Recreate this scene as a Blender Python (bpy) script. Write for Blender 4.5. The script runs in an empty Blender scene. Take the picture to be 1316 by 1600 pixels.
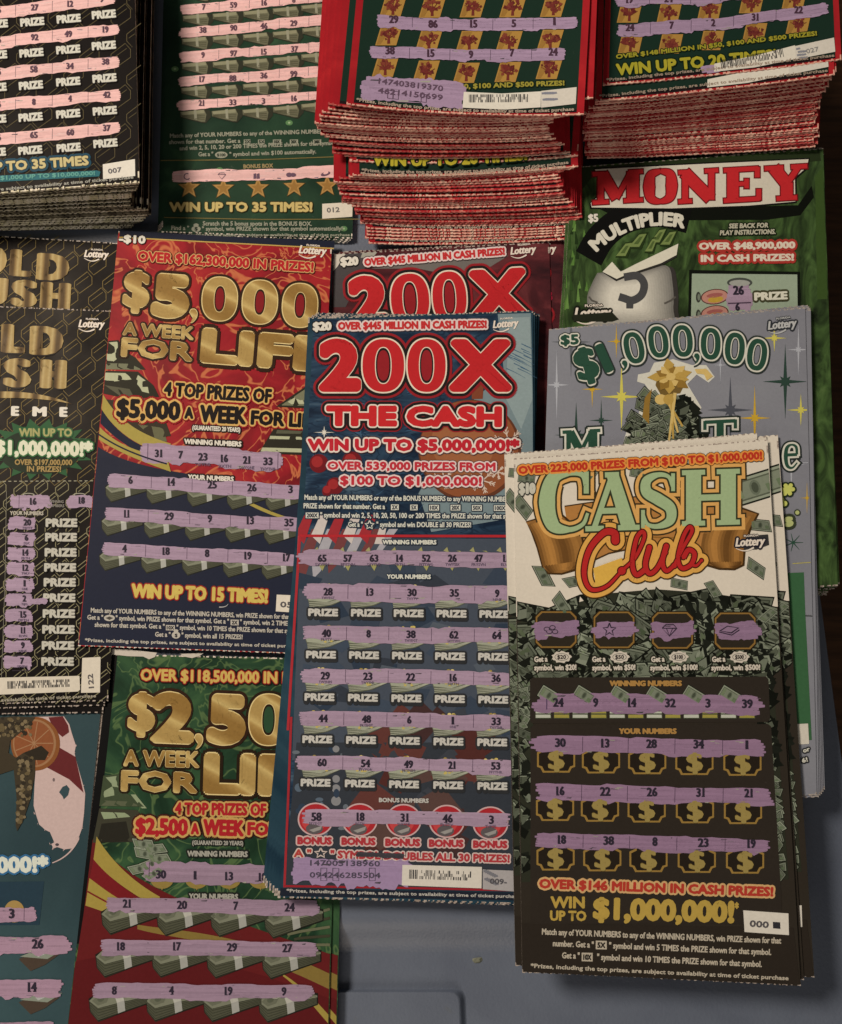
import bpy, math, random
import numpy as np
from mathutils import Vector, Matrix
from mathutils.geometry import tessellate_polygon
S = bpy.context.scene
COL = S.collection
# ------------------------------------------------------------------ camera
PW, PH, FPX, DIST = 1316.0, 1600.0, 1318.0, 0.362
PITCH = math.radians(10.7)
cam = bpy.data.cameras.new('camera')
camo = bpy.data.objects.new('camera', cam)
COL.objects.link(camo)
cam.sensor_fit = 'VERTICAL'
cam.sensor_height = 36.0
cam.lens = FPX / PH * 36.0
cam.clip_start, cam.clip_end = 0.01, 50
camo.location = (0, -DIST * math.sin(PITCH), DIST * math.cos(PITCH))
camo.rotation_euler = (PITCH, 0, 0)
cam.dof.use_dof = True
cam.dof.focus_distance = 0.352
cam.dof.aperture_fstop = 20
S.camera = camo
# ------------------------------------------------------------------ light
world = bpy.data.worlds.new('World')
S.world = world
world.use_nodes = True
bg = world.node_tree.nodes['Background']
bg.inputs[0].default_value = (1.0, 0.80, 0.60, 1)
bg.inputs[1].default_value = 0.05
def lamp(name, loc, target, size, power, colour):
    l = bpy.data.lights.new(name, 'AREA')
    l.shape = 'DISK'; l.size = size; l.energy = power; l.color = colour
    o = bpy.data.objects.new(name, l); COL.objects.link(o)
    o.location = loc
    o.rotation_euler = (Vector(target) - Vector(loc)).to_track_quat('-Z', 'Y').to_euler()
    return o
lamp('ceiling_lamp', (-0.80, 0.48, 0.95), (0, 0.03, 0), 0.34, 17.4, (1.0, 0.80, 0.60))
lamp('front_fill', (-0.10, -1.00, 0.52), (0, 0.10, 0), 0.50, 2.6, (1.0, 0.83, 0.66))  # added fill light that brightens the pile edges facing the camera
S.view_settings.view_transform = 'Standard'
S.view_settings.look = 'None'
S.view_settings.exposure = 0
S.view_settings.gamma = 1
# ------------------------------------------------------------------ projection of photo pixels on real planes
RC = np.array(camo.rotation_euler.to_matrix())
CO = np.array(camo.location)
def rays(px):
    px = np.asarray(px, float).reshape(-1, 2)
    d = np.stack([(px[:, 0] - PW / 2) / FPX, -(px[:, 1] - PH / 2) / FPX, -np.ones(len(px))], 1)
    return d @ RC.T
def hit_z(px, z):
    d = rays(px)
    t = (z - CO[2]) / d[:, 2]
    return CO + d * t[:, None]
def lin(c):
    c = c / 255.0
    return c / 12.92 if c <= 0.04045 else ((c + 0.055) / 1.055) ** 2.4
WHITE = (206, 185, 161)
def C(r, g, b):
    """base colour of an ink seen as (r,g,b) next to plain paper seen as WHITE"""
    return tuple(min(0.86, max(0.004, lin(v) / lin(w) * 0.80 - 0.004)) for v, w in zip((r, g, b), WHITE))
# ------------------------------------------------------------------ materials
def new_mat(name):
    m = bpy.data.materials.new(name); m.use_nodes = True
    nt = m.node_tree
    return m, nt, nt.nodes['Principled BSDF']
def node(nt, kind, **kw):
    n = nt.nodes.new(kind)
    for k, v in kw.items(): setattr(n, k, v)
    return n
def mixc(nt, fac, a, b, mode='MIX'):
    n = node(nt, 'ShaderNodeMix', data_type='RGBA', blend_type=mode)
    for sock, v in ((n.inputs[0], fac), (n.inputs[6], a), (n.inputs[7], b)):
        if hasattr(v, 'is_linked'): nt.links.new(v, sock)
        elif isinstance(v, (int, float)): sock.default_value = v
        else: sock.default_value = (*v[:3], 1)
    return n.outputs[2]
def noise(nt, co, scale, detail=3, dist=0.0, rough=0.55):
    n = node(nt, 'ShaderNodeTexNoise')
    n.inputs['Scale'].default_value = scale; n.inputs['Detail'].default_value = detail
    n.inputs['Distortion'].default_value = dist; n.inputs['Roughness'].default_value = rough
    nt.links.new(co, n.inputs['Vector'])
    return n.outputs[0]
def ramp(nt, fac, stops, interp='LINEAR'):
    n = node(nt, 'ShaderNodeValToRGB')
    n.color_ramp.interpolation = interp
    e = n.color_ramp.elements
    while len(e) < len(stops): e.new(0.5)
    for k, (p, c) in enumerate(stops):
        e[k].position = p
        e[k].color = (*c, 1) if not isinstance(c, (int, float)) else (c, c, c, 1)
    nt.links.new(fac, n.inputs[0])
    return n.outputs[0]
def finish(nt, b, colour, co, rough=0.48, mott=0.05, bump=0.03):
    """fibre mottling, scuffs, gloss variation shared by all the papers"""
    f = noise(nt, co, 900, 3)
    colour = mixc(nt, 1.0, colour, ramp(nt, f, [(0.3, 1 - mott * 1.3), (0.7, 1 + 0 * mott)]), 'MULTIPLY')
    sc = ramp(nt, noise(nt, co, 260, 5, 1.5), [(0.72, 0.0), (0.82, 0.10)])
    colour = mixc(nt, sc, colour, C(200, 180, 160))
    nt.links.new(colour, b.inputs['Base Color'])
    r = ramp(nt, noise(nt, co, 45, 4), [(0.3, rough - 0.06), (0.7, rough + 0.12)])
    nt.links.new(r, b.inputs['Roughness'])
    b.inputs['Specular IOR Level'].default_value = 0.07
    if bump:
        bp = node(nt, 'ShaderNodeBump'); bp.inputs['Strength'].default_value = bump
        bp.inputs['Distance'].default_value = 0.0006
        nt.links.new(noise(nt, co, 120, 4), bp.inputs['Height'])
        nt.links.new(bp.outputs[0], b.inputs['Normal'])
def objco(nt):
    return node(nt, 'ShaderNodeTexCoord').outputs['Object']
def ink_mat():
    m, nt, b = new_mat('printed_ink')
    a = node(nt, 'ShaderNodeAttribute', attribute_name='ink')
    finish(nt, b, a.outputs['Color'], objco(nt), 0.46, 0.07)
    return m
def gold_mat():
    m, nt, b = new_mat('gold_ink')
    co = objco(nt)
    mp = node(nt, 'ShaderNodeMapping'); mp.inputs['Rotation'].default_value = (0, 0, 0.5)
    nt.links.new(co, mp.inputs[0])
    w = node(nt, 'ShaderNodeTexWave', wave_type='BANDS', bands_direction='Y')
    w.inputs['Scale'].default_value = 13; w.inputs['Distortion'].default_value = 2.2
    w.inputs['Detail'].default_value = 1; w.inputs['Detail Scale'].default_value = 0.6
    nt.links.new(mp.outputs[0], w.inputs['Vector'])
    c = ramp(nt, w.outputs[1], [(0.1, C(134, 98, 48)), (0.45, C(158, 122, 66)), (0.6, C(186, 154, 92)), (0.9, C(160, 126, 70))])
    finish(nt, b, c, co, 0.36, 0.10)
    return m
def deco_gold_mat():
    m, nt, b = new_mat('gold_bar_ink')
    co = objco(nt)
    w = node(nt, 'ShaderNodeTexWave', wave_type='BANDS', bands_direction='X')
    w.inputs['Scale'].default_value = 40; w.inputs['Distortion'].default_value = 0.4
    nt.links.new(co, w.inputs['Vector'])
    c = ramp(nt, w.outputs[1], [(0.05, C(72, 50, 22)), (0.35, C(130, 100, 55)), (0.75, C(168, 140, 88)), (1.0, C(150, 120, 68))])
    finish(nt, b, c, co, 0.36, 0.10)
    return m
def paper_mat(name, a, bb, scale=1500):
    m, nt, b = new_mat(name)
    co = objco(nt)
    c = ramp(nt, noise(nt, co, scale, 2), [(0.38, a), (0.62, bb)])
    nt.links.new(c, b.inputs['Base Color'])
    b.inputs['Roughness'].default_value = 0.9
    return m
def art_mat(name, stops, scale=60, dist=1.5, lines=None, stretch=None, rough=0.42, detail=4):
    """printed background: a distorted noise in several inks, with optional thin curling lines"""
    m, nt, b = new_mat(name)
    co = objco(nt)
    src = co
    if stretch:
        mp = node(nt, 'ShaderNodeMapping'); mp.inputs['Rotation'].default_value = (0, 0, stretch[0])
        mp.inputs['Scale'].default_value = (stretch[1], stretch[2], 1)
        nt.links.new(co, mp.inputs[0]); src = mp.outputs[0]
    c = ramp(nt, noise(nt, src, scale, detail, dist), stops)
    if lines:
        f = noise(nt, src, lines[1], 2, lines[2])
        k = ramp(nt, f, [(0.47, 0.0), (0.49, lines[3]), (0.51, lines[3]), (0.53, 0.0)])
        c = mixc(nt, k, c, lines[0])
    finish(nt, b, c, co, rough)
    return m
def flat_mat(name, col, rough=0.42):
    m, nt, b = new_mat(name)
    co = objco(nt)
    c = mixc(nt, ramp(nt, noise(nt, co, 40, 4), [(0.35, 0.0), (0.7, 0.22)]), col, tuple(v * 0.8 for v in col))
    finish(nt, b, c, co, rough)
    return m
INK, GOLD, DECO = ink_mat(), gold_mat(), deco_gold_mat()
PAPER = paper_mat('torn_paper_fibre', C(165, 142, 120), C(225, 205, 180))
PAPER_DIM = paper_mat('paper_edge', C(128, 108, 92), C(172, 152, 132))
# ------------------------------------------------------------------ font outlines
_cache = {}
def glyphs(s, res):
    key = (s, res)
    if key not in _cache:
        cu = bpy.data.curves.new('tmp', 'FONT'); cu.body = s; cu.size = 1; cu.resolution_u = res
        o = bpy.data.objects.new('tmp', cu); COL.objects.link(o)
        dg = bpy.context.evaluated_depsgraph_get(); dg.update()
        me = bpy.data.meshes.new_from_object(o.evaluated_get(dg))
        me.calc_loop_triangles()
        v = np.empty(len(me.vertices) * 3); me.vertices.foreach_get('co', v)
        t = np.empty(len(me.loop_triangles) * 3, np.int32); me.loop_triangles.foreach_get('vertices', t)
        bpy.data.meshes.remove(me); bpy.data.objects.remove(o); bpy.data.curves.remove(cu)
        _cache[key] = (v.reshape(-1, 3)[:, :2].copy(), t.reshape(-1, 3))
    return _cache[key]
CAP = float(glyphs('H', 2)[0][:, 1].max())
def ring(r, fine=False):
    out = [(0.0, 0.0)]
    rr = r
    while rr > 0.004:
        n = 6 if rr < 0.03 else 8 if rr < 0.09 else 14
        if fine and rr == r: n = 30 if rr < .12 else 44
        out += [(rr * math.cos(2 * math.pi * (k + .25) / n), rr * math.sin(2 * math.pi * (k + .25) / n)) for k in range(n)]
        rr -= 0.05
    return out
# ------------------------------------------------------------------ tickets
LAYER = 4.0e-5
TH = 2.4e-4
def fine(pts, faces, most=24.0):
    """large printed shapes cut into small triangles so that they follow the bend of the card"""
    P = [tuple(p) for p in pts]; idx = {}
    todo = []
    for f in faces:
        if len(f) == 3: todo.append(tuple(f)); continue
        if len(f) == 4 and len(faces) > 1: todo += [(f[0], f[1], f[2]), (f[0], f[2], f[3])]; continue
        todo += [tuple(f[i] for i in t) for t in tessellate_polygon([[Vector((*P[i], 0)) for i in f]])]
    out = []
    while todo:
        a, b, c = todo.pop()
        l = [math.dist(P[a], P[b]), math.dist(P[b], P[c]), math.dist(P[c], P[a])]
        k = l.index(max(l))
        if l[k] <= most: out.append((a, b, c)); continue
        a, b, c = ((a, b, c), (b, c, a), (c, a, b))[k]
        e = (min(a, b), max(a, b))
        if e not in idx:
            idx[e] = len(P); P.append(((P[a][0] + P[b][0]) / 2, (P[a][1] + P[b][1]) / 2))
        m = idx[e]
        todo += [(a, m, c), (m, b, c)]
    return np.array(P), np.array(out, np.int32).reshape(-1, 3)
def clip_poly(pts, quad):
    """a convex or simple shape cut at the edges of the card"""
    out = [tuple(p) for p in pts]
    for i in range(4):
        a, b = quad[i], quad[(i + 1) % 4]
        f = lambda p: (b[0] - a[0]) * (p[1] - a[1]) - (b[1] - a[1]) * (p[0] - a[0]) - 1.2 * math.dist(a, b)
        src, out = out, []
        for k in range(len(src)):
            p, q = src[k - 1], src[k]
            u, v = f(p), f(q)
            if (u < 0) != (v < 0):
                t = u / (u - v); out.append((p[0] + (q[0] - p[0]) * t, p[1] + (q[1] - p[1]) * t))
            if v >= 0: out.append(q)
    return np.array(out).reshape(-1, 2)
class Ticket:
    """a card at its own plane; the printing is drawn in photo pixels and laid on the card's plane"""
    def __init__(s, name, label, corners, z, group=None, bow=0.0, droop=0.0, zb=None, cat='lottery ticket', th=TH):
        s.th = th
        s.z = z; s.bow = bow; s.droop = droop
        tl, tr, br, bl = corners
        s.corners = corners
        zb = z if zb is None else zb
        wt, wb = hit_z([tl, tr], z), hit_z([br, bl], zb)
        c = (wt.sum(0) + wb.sum(0)) / 4
        up = (wt.mean(0) - wb.mean(0)); up /= np.linalg.norm(up)
        ex = (wt[1] - wt[0]) + (wb[0] - wb[1]); ex -= up * (ex @ up); ex /= np.linalg.norm(ex)
        n = np.cross(ex, up)
        s.c, s.R, s.n = c, np.stack([ex, up, n], 1), n
        s.root = bpy.data.objects.new(name, None)
        s.root.empty_display_size = 0.02
        COL.objects.link(s.root)
        M = Matrix([list(s.R[i]) + [c[i]] for i in range(3)] + [[0, 0, 0, 1]])
        s.root.matrix_world = M
        s.root['label'] = label; s.root['category'] = cat
        if group: s.root['group'] = group
        s.hw = s.hh = 0.05
        q = s.local(np.array(corners))
        s.hw = abs(q[:, 0]).max(); s.hh = abs(q[:, 1]).max()
        s.q = s.local(np.array(corners))[:, :2]
        s.parts = {}; s.cur = None; s.n_b = 0; s.clip = True; s.exact = None; s.dx = 0.0
        s.view(0, 0, 1)
    def surf(s, xy):
        x, y = xy[:, 0] / s.hw, xy[:, 1] / s.hh
        return s.bow * x * x + s.droop * y * y + 0.00012 * np.sin(xy[:, 0] * 95 + xy[:, 1] * 60)
    def local(s, px):
        d = rays(px)
        off = np.zeros(len(d))
        for _ in range(4):
            t = ((s.c - CO) @ s.n + off) / (d @ s.n)
            p = (CO + d * t[:, None] - s.c) @ s.R
            off = s.surf(p)
        return p
    def view(s, x0, y0, k): s.v = (x0, y0, k)
    def part(s, name, label=None):
        s.cur = dict(name=name, label=label, b=[], up=None)
        s.top = s.cur
        s.parts[len(s.parts)] = s.cur
    def sub(s, name):
        """what is printed on the last part becomes its child"""
        top = s.top
        s.part(name); s.cur['up'] = top; s.top = top
    def emit(s, pts, faces, col, layer):
        """pts Nx2 in the current view"""
        pts = np.asarray(pts, float)
        pts = pts / s.v[2] + np.array(s.v[:2])
        if s.clip and isinstance(faces, list):
            if len(faces) == 1:
                pts = clip_poly(pts[faces[0]], s.corners)
                if len(pts) < 3: return
                faces = [list(range(len(pts)))]
            else:
                cs = np.array([pts[f].mean(0) for f in faces])
                ok = np.ones(len(cs), bool)
                for i in range(4):
                    a, b = s.corners[i], s.corners[(i + 1) % 4]
                    ok &= (b[0] - a[0]) * (cs[:, 1] - a[1]) - (b[1] - a[1]) * (cs[:, 0] - a[0]) > 1.0 * math.dist(a, b)
                faces = [f for f, k in zip(faces, ok) if k]
                if not faces: return
        z = s.th + layer * LAYER + (s.n_b % 40) * 4.5e-7
        s.n_b += 1
        if s.exact is not None:
            z = s.th + s.exact * LAYER; s.exact += s.dx
        if isinstance(faces, list) and (np.ptp(pts, axis=0) > 26).any():
            pts, faces = fine(pts, faces)
        s.cur['b'].append((pts, faces, col, z))
    # --- drawing
    def poly(s, pts, col, layer=2):
        s.emit(pts, [list(range(len(pts)))], col, layer)
    def ell(s, cx, cy, rx, ry, col, layer=2, n=28, rot=0.0):
        a = np.arange(n) * 2 * math.pi / n
        x, y = rx * np.cos(a), ry * np.sin(a)
        c, si = math.cos(rot), math.sin(rot)
        s.poly(np.stack([cx + x * c - y * si, cy + x * si + y * c], 1), col, layer)
    def line(s, pts, w, col, layer=3, w2=None):
        """ribbon along pts; width w (or from w to w2)"""
        p = np.asarray(pts, float)
        n = len(p)
        t = np.gradient(p, axis=0); t /= np.linalg.norm(t, axis=1)[:, None] + 1e-9
        nn = np.stack([-t[:, 1], t[:, 0]], 1)
        ww = np.linspace(w, w if w2 is None else w2, n)[:, None] / 2
        v = np.concatenate([p + nn * ww, p - nn * ww])
        s.emit(v, [[i, i + 1, n + i + 1, n + i] for i in range(n - 1)], col, layer)
    def text(s, t, X0, Y0, X1, Y1, h, fill, outs=(), bold=0.05, shear=0.0, ctrl=None, layer=5, ax=1.0, res=2, fit=True, drop=None):
        v, tri = glyphs(t, res)
        P0, P1 = np.array([X0, Y0], float), np.array([X1, Y1], float)
        L = np.linalg.norm(P1 - P0)
        x, y = v[:, 0], v[:, 1] / CAP
        lo, hi = x.min(), x.max()
        bx = bold * ax * h
        x = bx + (x - lo) / (hi - lo) * (L - 2 * bx)
        y = bold * h + y * (h - 2 * bold * h)
        x = x + shear * y
        def put(dx, dy):
            u, w = x + dx * h, y + dy * h
            if ctrl is None:
                e = (P1 - P0) / L; nrm = np.array([e[1], -e[0]])
                return P0 + u[:, None] * e + w[:, None] * nrm
            c = np.array(ctrl, float); tt = (u / L)[:, None]
            b = (1 - tt) ** 2 * P0 + 2 * tt * (1 - tt) * c + tt ** 2 * P1
            d = 2 * (1 - tt) * (c - P0) + 2 * tt * (P1 - c); d /= np.linalg.norm(d, axis=1)[:, None]
            return b + w[:, None] * np.stack([d[:, 1], -d[:, 0]], 1)
        n = len(outs)
        if drop:
            for dx, dy in ring(bold + drop[1]): s.emit(put(dx + drop[2], dy + drop[3]), tri, drop[0], layer - n - 1)
        for k, (r, c) in enumerate(outs):            # outermost first
            for dx, dy in ring(bold + r, res > 2): s.emit(put(dx, dy), tri, c, layer - n + k)
        for dx, dy in ring(bold, res > 2): s.emit(put(dx * ax, dy), tri, fill, layer)
    def zero(s, cx, cy, w, h, rot, outs, fill, slit=None, layer=8, hole=.34, hh=.66, shear=0.0):
        """a fat printed nought: nested outlines, fill, and the counter edged the other way round"""
        a = np.arange(48) * 2 * math.pi / 48
        def sup(rx, ry):
            x = rx * np.sign(np.cos(a)) * np.abs(np.cos(a)) ** .86; y = ry * np.sign(np.sin(a)) * np.abs(np.sin(a)) ** .86
            x = x - shear * y
            c, si = math.cos(rot), math.sin(rot)
            return np.stack([cx + x * c - y * si, cy + x * si + y * c], 1)
        n = len(outs)
        for k, (g, c) in enumerate(outs): s.poly(sup(w / 2 + g, h / 2 + g), c, layer - n + k)
        s.poly(sup(w / 2, h / 2), fill, layer)
        rx, ry = w * hole / 2, h * hh / 2
        last = outs[-1][0]
        s.poly(sup(rx, ry), outs[-1][1], layer + .5)
        if n > 1: s.poly(sup(rx - last * .6, ry - last * .6), outs[-2][1], layer + 1.0)
        if slit:
            q = max(3, rx - last * .6 - max(4, w * .035))
            s.poly(sup(q, ry - last * .6 - max(5, w * .06)), slit, layer + 1.5)
    def comma(s, cx, y, q, outs, fill, layer=8):
        base = [(cx - q * .5, y - q * .5), (cx - q * .3, y - q * .95), (cx + q * .2, y - q), (cx + q * .5, y - q * .6), (cx + q * .45, y), (cx + q * .1, y + q * .6), (cx - q * .35, y + q * .85), (cx - q * .1, y + q * .3), (cx - q * .1, y)]
        pts = smooth(base + [base[0]], 5)
        c = pts.mean(0)
        n = len(outs)
        for k, (g, cc) in enumerate(outs):
            d = pts - c; l = np.linalg.norm(d, axis=1)[:, None]
            s.poly(c + d * (1 + g / l), cc, layer - n + k)
        s.poly(pts, fill, layer)
    def num(s, t, x, y, h=34, col=None, w=None, layer=9):
        """a printed serif-like figure centred on x"""
        w = w or h * sum(.34 if ch == '1' else .62 for ch in t)
        s.text(t, x - w / 2, y, x + w / 2, y, h, col or C(48, 40, 46), bold=0.035, ax=2.2, layer=layer, res=2)
        for k, ch in enumerate(t):
            cx = x - w / 2 + w * (sum(.34 if q == '1' else .62 for q in t[:k]) + (.17 if ch == '1' else .31)) / sum(.34 if q == '1' else .62 for q in t)
            if ch in '14': s.poly([(cx - h * .17 + (h * .1 if ch == '4' else 0), y), (cx + h * .2 + (h * .08 if ch == '4' else 0), y), (cx + h * .2, y - h * .09), (cx - h * .17, y - h * .09)], col or C(48, 40, 46), layer)
            if ch == '7': s.poly([(cx - h * .24, y - h), (cx - h * .15, y - h), (cx - h * .15, y - h * .72), (cx - h * .24, y - h * .74)], col or C(48, 40, 46), layer)
    def cap(s, n, x, y, h=13):
        """the tiny spelled-out caption under a drawn number"""
        n = int(n)
        u = ['', 'ONE', 'TWO', 'THR', 'FOR', 'FIV', 'SIX', 'SVN', 'EGT', 'NIN']
        if n < 10: w = ['', 'ONE', 'TWO', 'THREE', 'FOUR', 'FIVE', 'SIX', 'SEVEN', 'EIGHT', 'NINE'][n]
        elif n < 20: w = ['TEN', 'ELVN', 'TWLV', 'THRTN', 'FRTN', 'FIFTN', 'SIXTN', 'SVTN', 'EGTN', 'NITN'][n - 10]
        else: w = ['TWY', 'THY', 'FRY', 'FFY', 'SXY'][n // 10 - 2] + (u[n % 10] or 'TY')
        q = h * .42 * len(w)
        s.text(w, x - q, y + h, x + q, y + h, h, C(96, 78, 90), bold=.02, layer=9.5, res=1)
    def strip(s, x0, y0, x1, y1, h, seed, col=None, layer=4, cells=(), rag=1.0, word=None):
        """a scratched-off band with ragged streaky ends"""
        r = random.Random(seed)
        col = col or PINK
        s.part('scratched_strip')
        nb = 6
        L = math.hypot(x1 - x0, y1 - y0); e = ((x1 - x0) / L, (y1 - y0) / L); nrm = (-e[1], e[0])
        wav = [r.uniform(-.05, .05) * h for _ in range(3)]
        def ctr(u): return h * 0.025 * math.sin(u * 7 + seed) + wav[0] * .5 * math.sin(u * 19 + seed * 3)
        e0 = e1 = 0.0
        for b in range(nb):
            a0, a1 = -h / 2 + h * b / nb - h * .03, -h / 2 + h * (b + 1) / nb + h * .03
            e0 = .5 * e0 + r.uniform(-.22, .22) * h * rag; e1 = .5 * e1 + r.uniform(-.22, .22) * h * rag
            bow_ = .16 * h * math.sin(math.pi * (b + .5) / nb)
            s0 = e0 - bow_ + .1 * h; s1 = e1 + bow_ - .1 * h
            n = 36 if L > 3 * h else 14
            st0 = st1 = 0.0
            top, bot = [], []
            for i in range(n + 1):
                u = i / n
                d = s0 + (L + s1 - s0) * u
                if r.random() < .22: st0, st1 = r.uniform(-1, 1), r.uniform(-1, 1)
                jt = (st0 * .085 + r.uniform(-1, 1) * .025) * h if b == 0 else 0
                jb = (st1 * .15 + r.uniform(-1, 1) * .04) * h if b == nb - 1 else 0
                k = 1.0 if 0 < i < n else 0.55
                m = (a0 + a1) / 2
                t0, t1 = m + (a0 - m) * k + ctr(u) + jt, m + (a1 - m) * k + ctr(u) + jb
                top.append((x0 + e[0] * d + nrm[0] * t0, y0 + e[1] * d + nrm[1] * t0))
                bot.append((x0 + e[0] * d + nrm[0] * t1, y0 + e[1] * d + nrm[1] * t1))
            n += 1
            sh = r.uniform(.90, 1.06)
            s.emit(top + bot, [[i, i + 1, n + i + 1, n + i] for i in range(n - 1)], tuple(c * sh for c in col), layer)
        for _ in range(int(L / h * 3.2)):                      # scrape streaks along the band
            d, a, q = r.uniform(0.0, .9) * L, r.uniform(-.44, .44) * h, r.uniform(.4, 2.2) * h
            k = r.choice((.84, .9, 1.08, 1.14)); sl = r.uniform(-.03, .03)
            q = min(q, L - d)
            pp = [(x0 + e[0] * (d + q * w) + nrm[0] * (a + sl * q * w), y0 + e[1] * (d + q * w) + nrm[1] * (a + sl * q * w)) for w in (0, .5, 1)]
            s.line(pp, h * r.uniform(.02, .07), tuple(min(.8, c * k) for c in col), layer + .6, h * .01)
        for _ in range(int(L / h * 0.8)):                      # crumbs of the scratched film left on the band
            d, a = r.uniform(0.05, .95) * L, r.choice((-1, 1)) * r.uniform(.30, .5) * h
            px_, py_ = x0 + e[0] * d + nrm[0] * a, y0 + e[1] * d + nrm[1] * a
            q = r.uniform(.10, .5) * h
            s.poly([(px_, py_), (px_ + q, py_ + r.uniform(-.05, .05) * h), (px_ + q * .8, py_ + h * .06), (px_ - q * .1, py_ + h * .04)], r.choice((C(70, 62, 62), C(120, 98, 105), C(150, 140, 120))), layer + 1)
        for cx in cells:
            u = (cx - x0) / (x1 - x0); yy = y0 + (y1 - y0) * u
            s.line([(cx, yy - h * .5), (cx - h * .02, yy + h * .45)], max(2.0, h * .035), C(74, 54, 66), layer + 1)
    def barcode(s, x0, y0, x1, y1, h, seed, layer=6):
        r = random.Random(seed); L = math.hypot(x1 - x0, y1 - y0); e = ((x1 - x0) / L, (y1 - y0) / L); nn = (e[1], -e[0])
        u = 0
        s.sub('barcode_print')
        while u < L:
            w = r.uniform(.05, .14) * h
            full = u < h * .7
            for k in range(3):
                if full or r.random() < .66:
                    a0, a1 = h * k / 3, h * (k + 1) / 3 + .02 * h
                    s.poly([(x0 + e[0] * (u + dx) + nn[0] * a, y0 + e[1] * (u + dx) + nn[1] * a) for dx, a in ((0, a0), (w, a0), (w, a1), (0, a1))], C(40, 37, 37), layer)
            u += w + r.uniform(.05, .11) * h
    def bundle(s, cx, cy, w, rot=0.0, layer=3, tone=1.0):
        """printed bank-note bundle with a paper band"""
        c, si = math.cos(rot), math.sin(rot)
        def T(p): return [(cx + (x - .5) * w * c - (y - .15) * w * si, cy + (x - .5) * w * si + (y - .15) * w * c) for x, y in p]
        g = lambda a, b, d: tuple(tone * v for v in C(a, b, d))
        s.poly(T([(-.01, .05), (.01, .27), (.15, .45), (.58, .30), (1.01, .16), (1.01, -.04), (.3, -.12)]), g(36, 34, 27), layer)
        s.poly(T([(.01, .10), (.02, .26), (.145, .42), (.55, .285), (.99, .145), (.99, .04), (.5, .14), (.15, .22)]), g(80, 77, 58), layer + 0.5)
        for k in range(5):
            a = .05 * k
            s.line(T([(.02, .12 + a * .8), (.15, .245 + a), (.55, .16 + a * .62), (.99, .06 + a * .42)]), w * .010, g(54, 52, 39), layer + 1.0)
        s.poly(T([(.0, .09), (.18, -.08), (.6, -.11), (1.0, .0), (1.0, .03), (.55, .12), (.15, .215)]), g(122, 118, 94), layer + 0.5)
        s.poly(T([(.05, .09), (.2, -.04), (.38, -.06), (.30, .12), (.15, .17)]), g(104, 101, 79), layer + 1.0)
        s.ell(*T([(.2, .06)])[0], w * .06, w * .045, g(88, 87, 67), layer + 1.5, 12, -.4); s.line(T([(.62, -.06), (.98, .01)]), w * .012, g(92, 90, 70), layer + 1.0); s.line(T([(.62, .0), (.9, .03)]), w * .012, g(88, 86, 66), layer + 1.0)
        s.poly(T([(.40, -.10), (.54, -.11), (.60, .09), (.615, .265), (.49, .31), (.475, .13)]), g(178, 168, 148), layer + 2.0)
        s.poly(T([(.475, .13), (.60, .09), (.615, .265), (.49, .31)]), g(158, 150, 134), layer + 2.5)
    def bill(s, cx, cy, w, rot, asp=.45, skew=.0, layer=2, tone=1.0):
        c, si = math.cos(rot), math.sin(rot); h = w * asp
        def T(p): return [(cx + (x + skew * y) * w * c - y * h * si, cy + (x + skew * y) * w * si + y * h * c) for x, y in p]
        g = lambda a, b, d: tuple(min(.8, tone * v) for v in C(a, b, d))
        R = lambda k, j: [(-.5 * k, -.5 * j), (.5 * k, -.5 * j), (.5 * k, .5 * j), (-.5 * k, .5 * j)]
        keep, s.clip = s.clip, True
        s.poly(T(R(1.05, 1.14)), g(34, 34, 26), layer); s.poly(T(R(1, 1)), g(138, 138, 112), layer + 1)
        s.poly(T(R(.90, .80)), g(84, 85, 66), layer + 2); s.poly(T(R(.84, .68)), g(118, 119, 95), layer + 3)
        x, y = T([(0, 0)])[0]
        s.ell(x, y, w * .11, h * .31, g(98, 100, 79), layer + 4, 14, rot); s.ell(x, y, w * .07, h * .22, g(70, 72, 55), layer + 4.5, 12, rot)
        s.poly(T([(-.40, -.28), (-.28, -.28), (-.28, .28), (-.40, .28)]), g(110, 116, 84), layer + 4)
        s.poly(T([(.22, -.02), (.40, -.02), (.40, .28), (.22, .28)]), g(98, 106, 76), layer + 4)
        s.clip = keep
    def spark(s, cx, cy, r, col, ry=None, layer=3, core=.2):
        ry = ry or r
        p = []
        for k in range(8):
            a = k * math.pi / 4
            if k % 2 == 0: p.append((cx + r * math.cos(a), cy + ry * math.sin(a)))
            else: p.append((cx + .12 * r * math.cos(a), cy + .12 * min(r, ry) * math.sin(a)))
        s.poly(p, col, layer)
        q = []
        for k in range(16):
            a = k * math.pi / 8
            rr = r * core * (1.5 if k % 2 == 0 else .75)
            q.append((cx + rr * math.cos(a), cy + rr * math.sin(a)))
        s.poly(q, col, layer + 1)
    def logo(s, cx, cy, w, slope=0.0, col=None, back=None):
        col = col or C(214, 198, 178)
        s.part('lottery_logo')
        x0, x1 = cx - w / 2, cx + w / 2
        f = lambda x: cy + (x - cx) * slope
        outs = [(.20, back)] if back else []
        s.text('Lottery', x0, f(x0) + w * .12, x1, f(x1) + w * .10, w * .30, col, outs, bold=.035, ax=1.8, shear=.22, layer=6)
        s.text('FLORIDA', cx - w * .20, f(cx) - w * .19, cx + w * .30, f(cx) - w * .20 + w * .5 * slope, w * .07, col, [(.3, back)] if back else [], bold=.06, layer=6)
        a = [(x0 + w * .02 + w * .62 * t, f(x0 + w * .65 * t) + w * (.17 + .10 * math.sin(math.pi * t))) for t in np.linspace(0, 1, 12)]
        s.line(a, w * .02, col, 6, w * .06)
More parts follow.
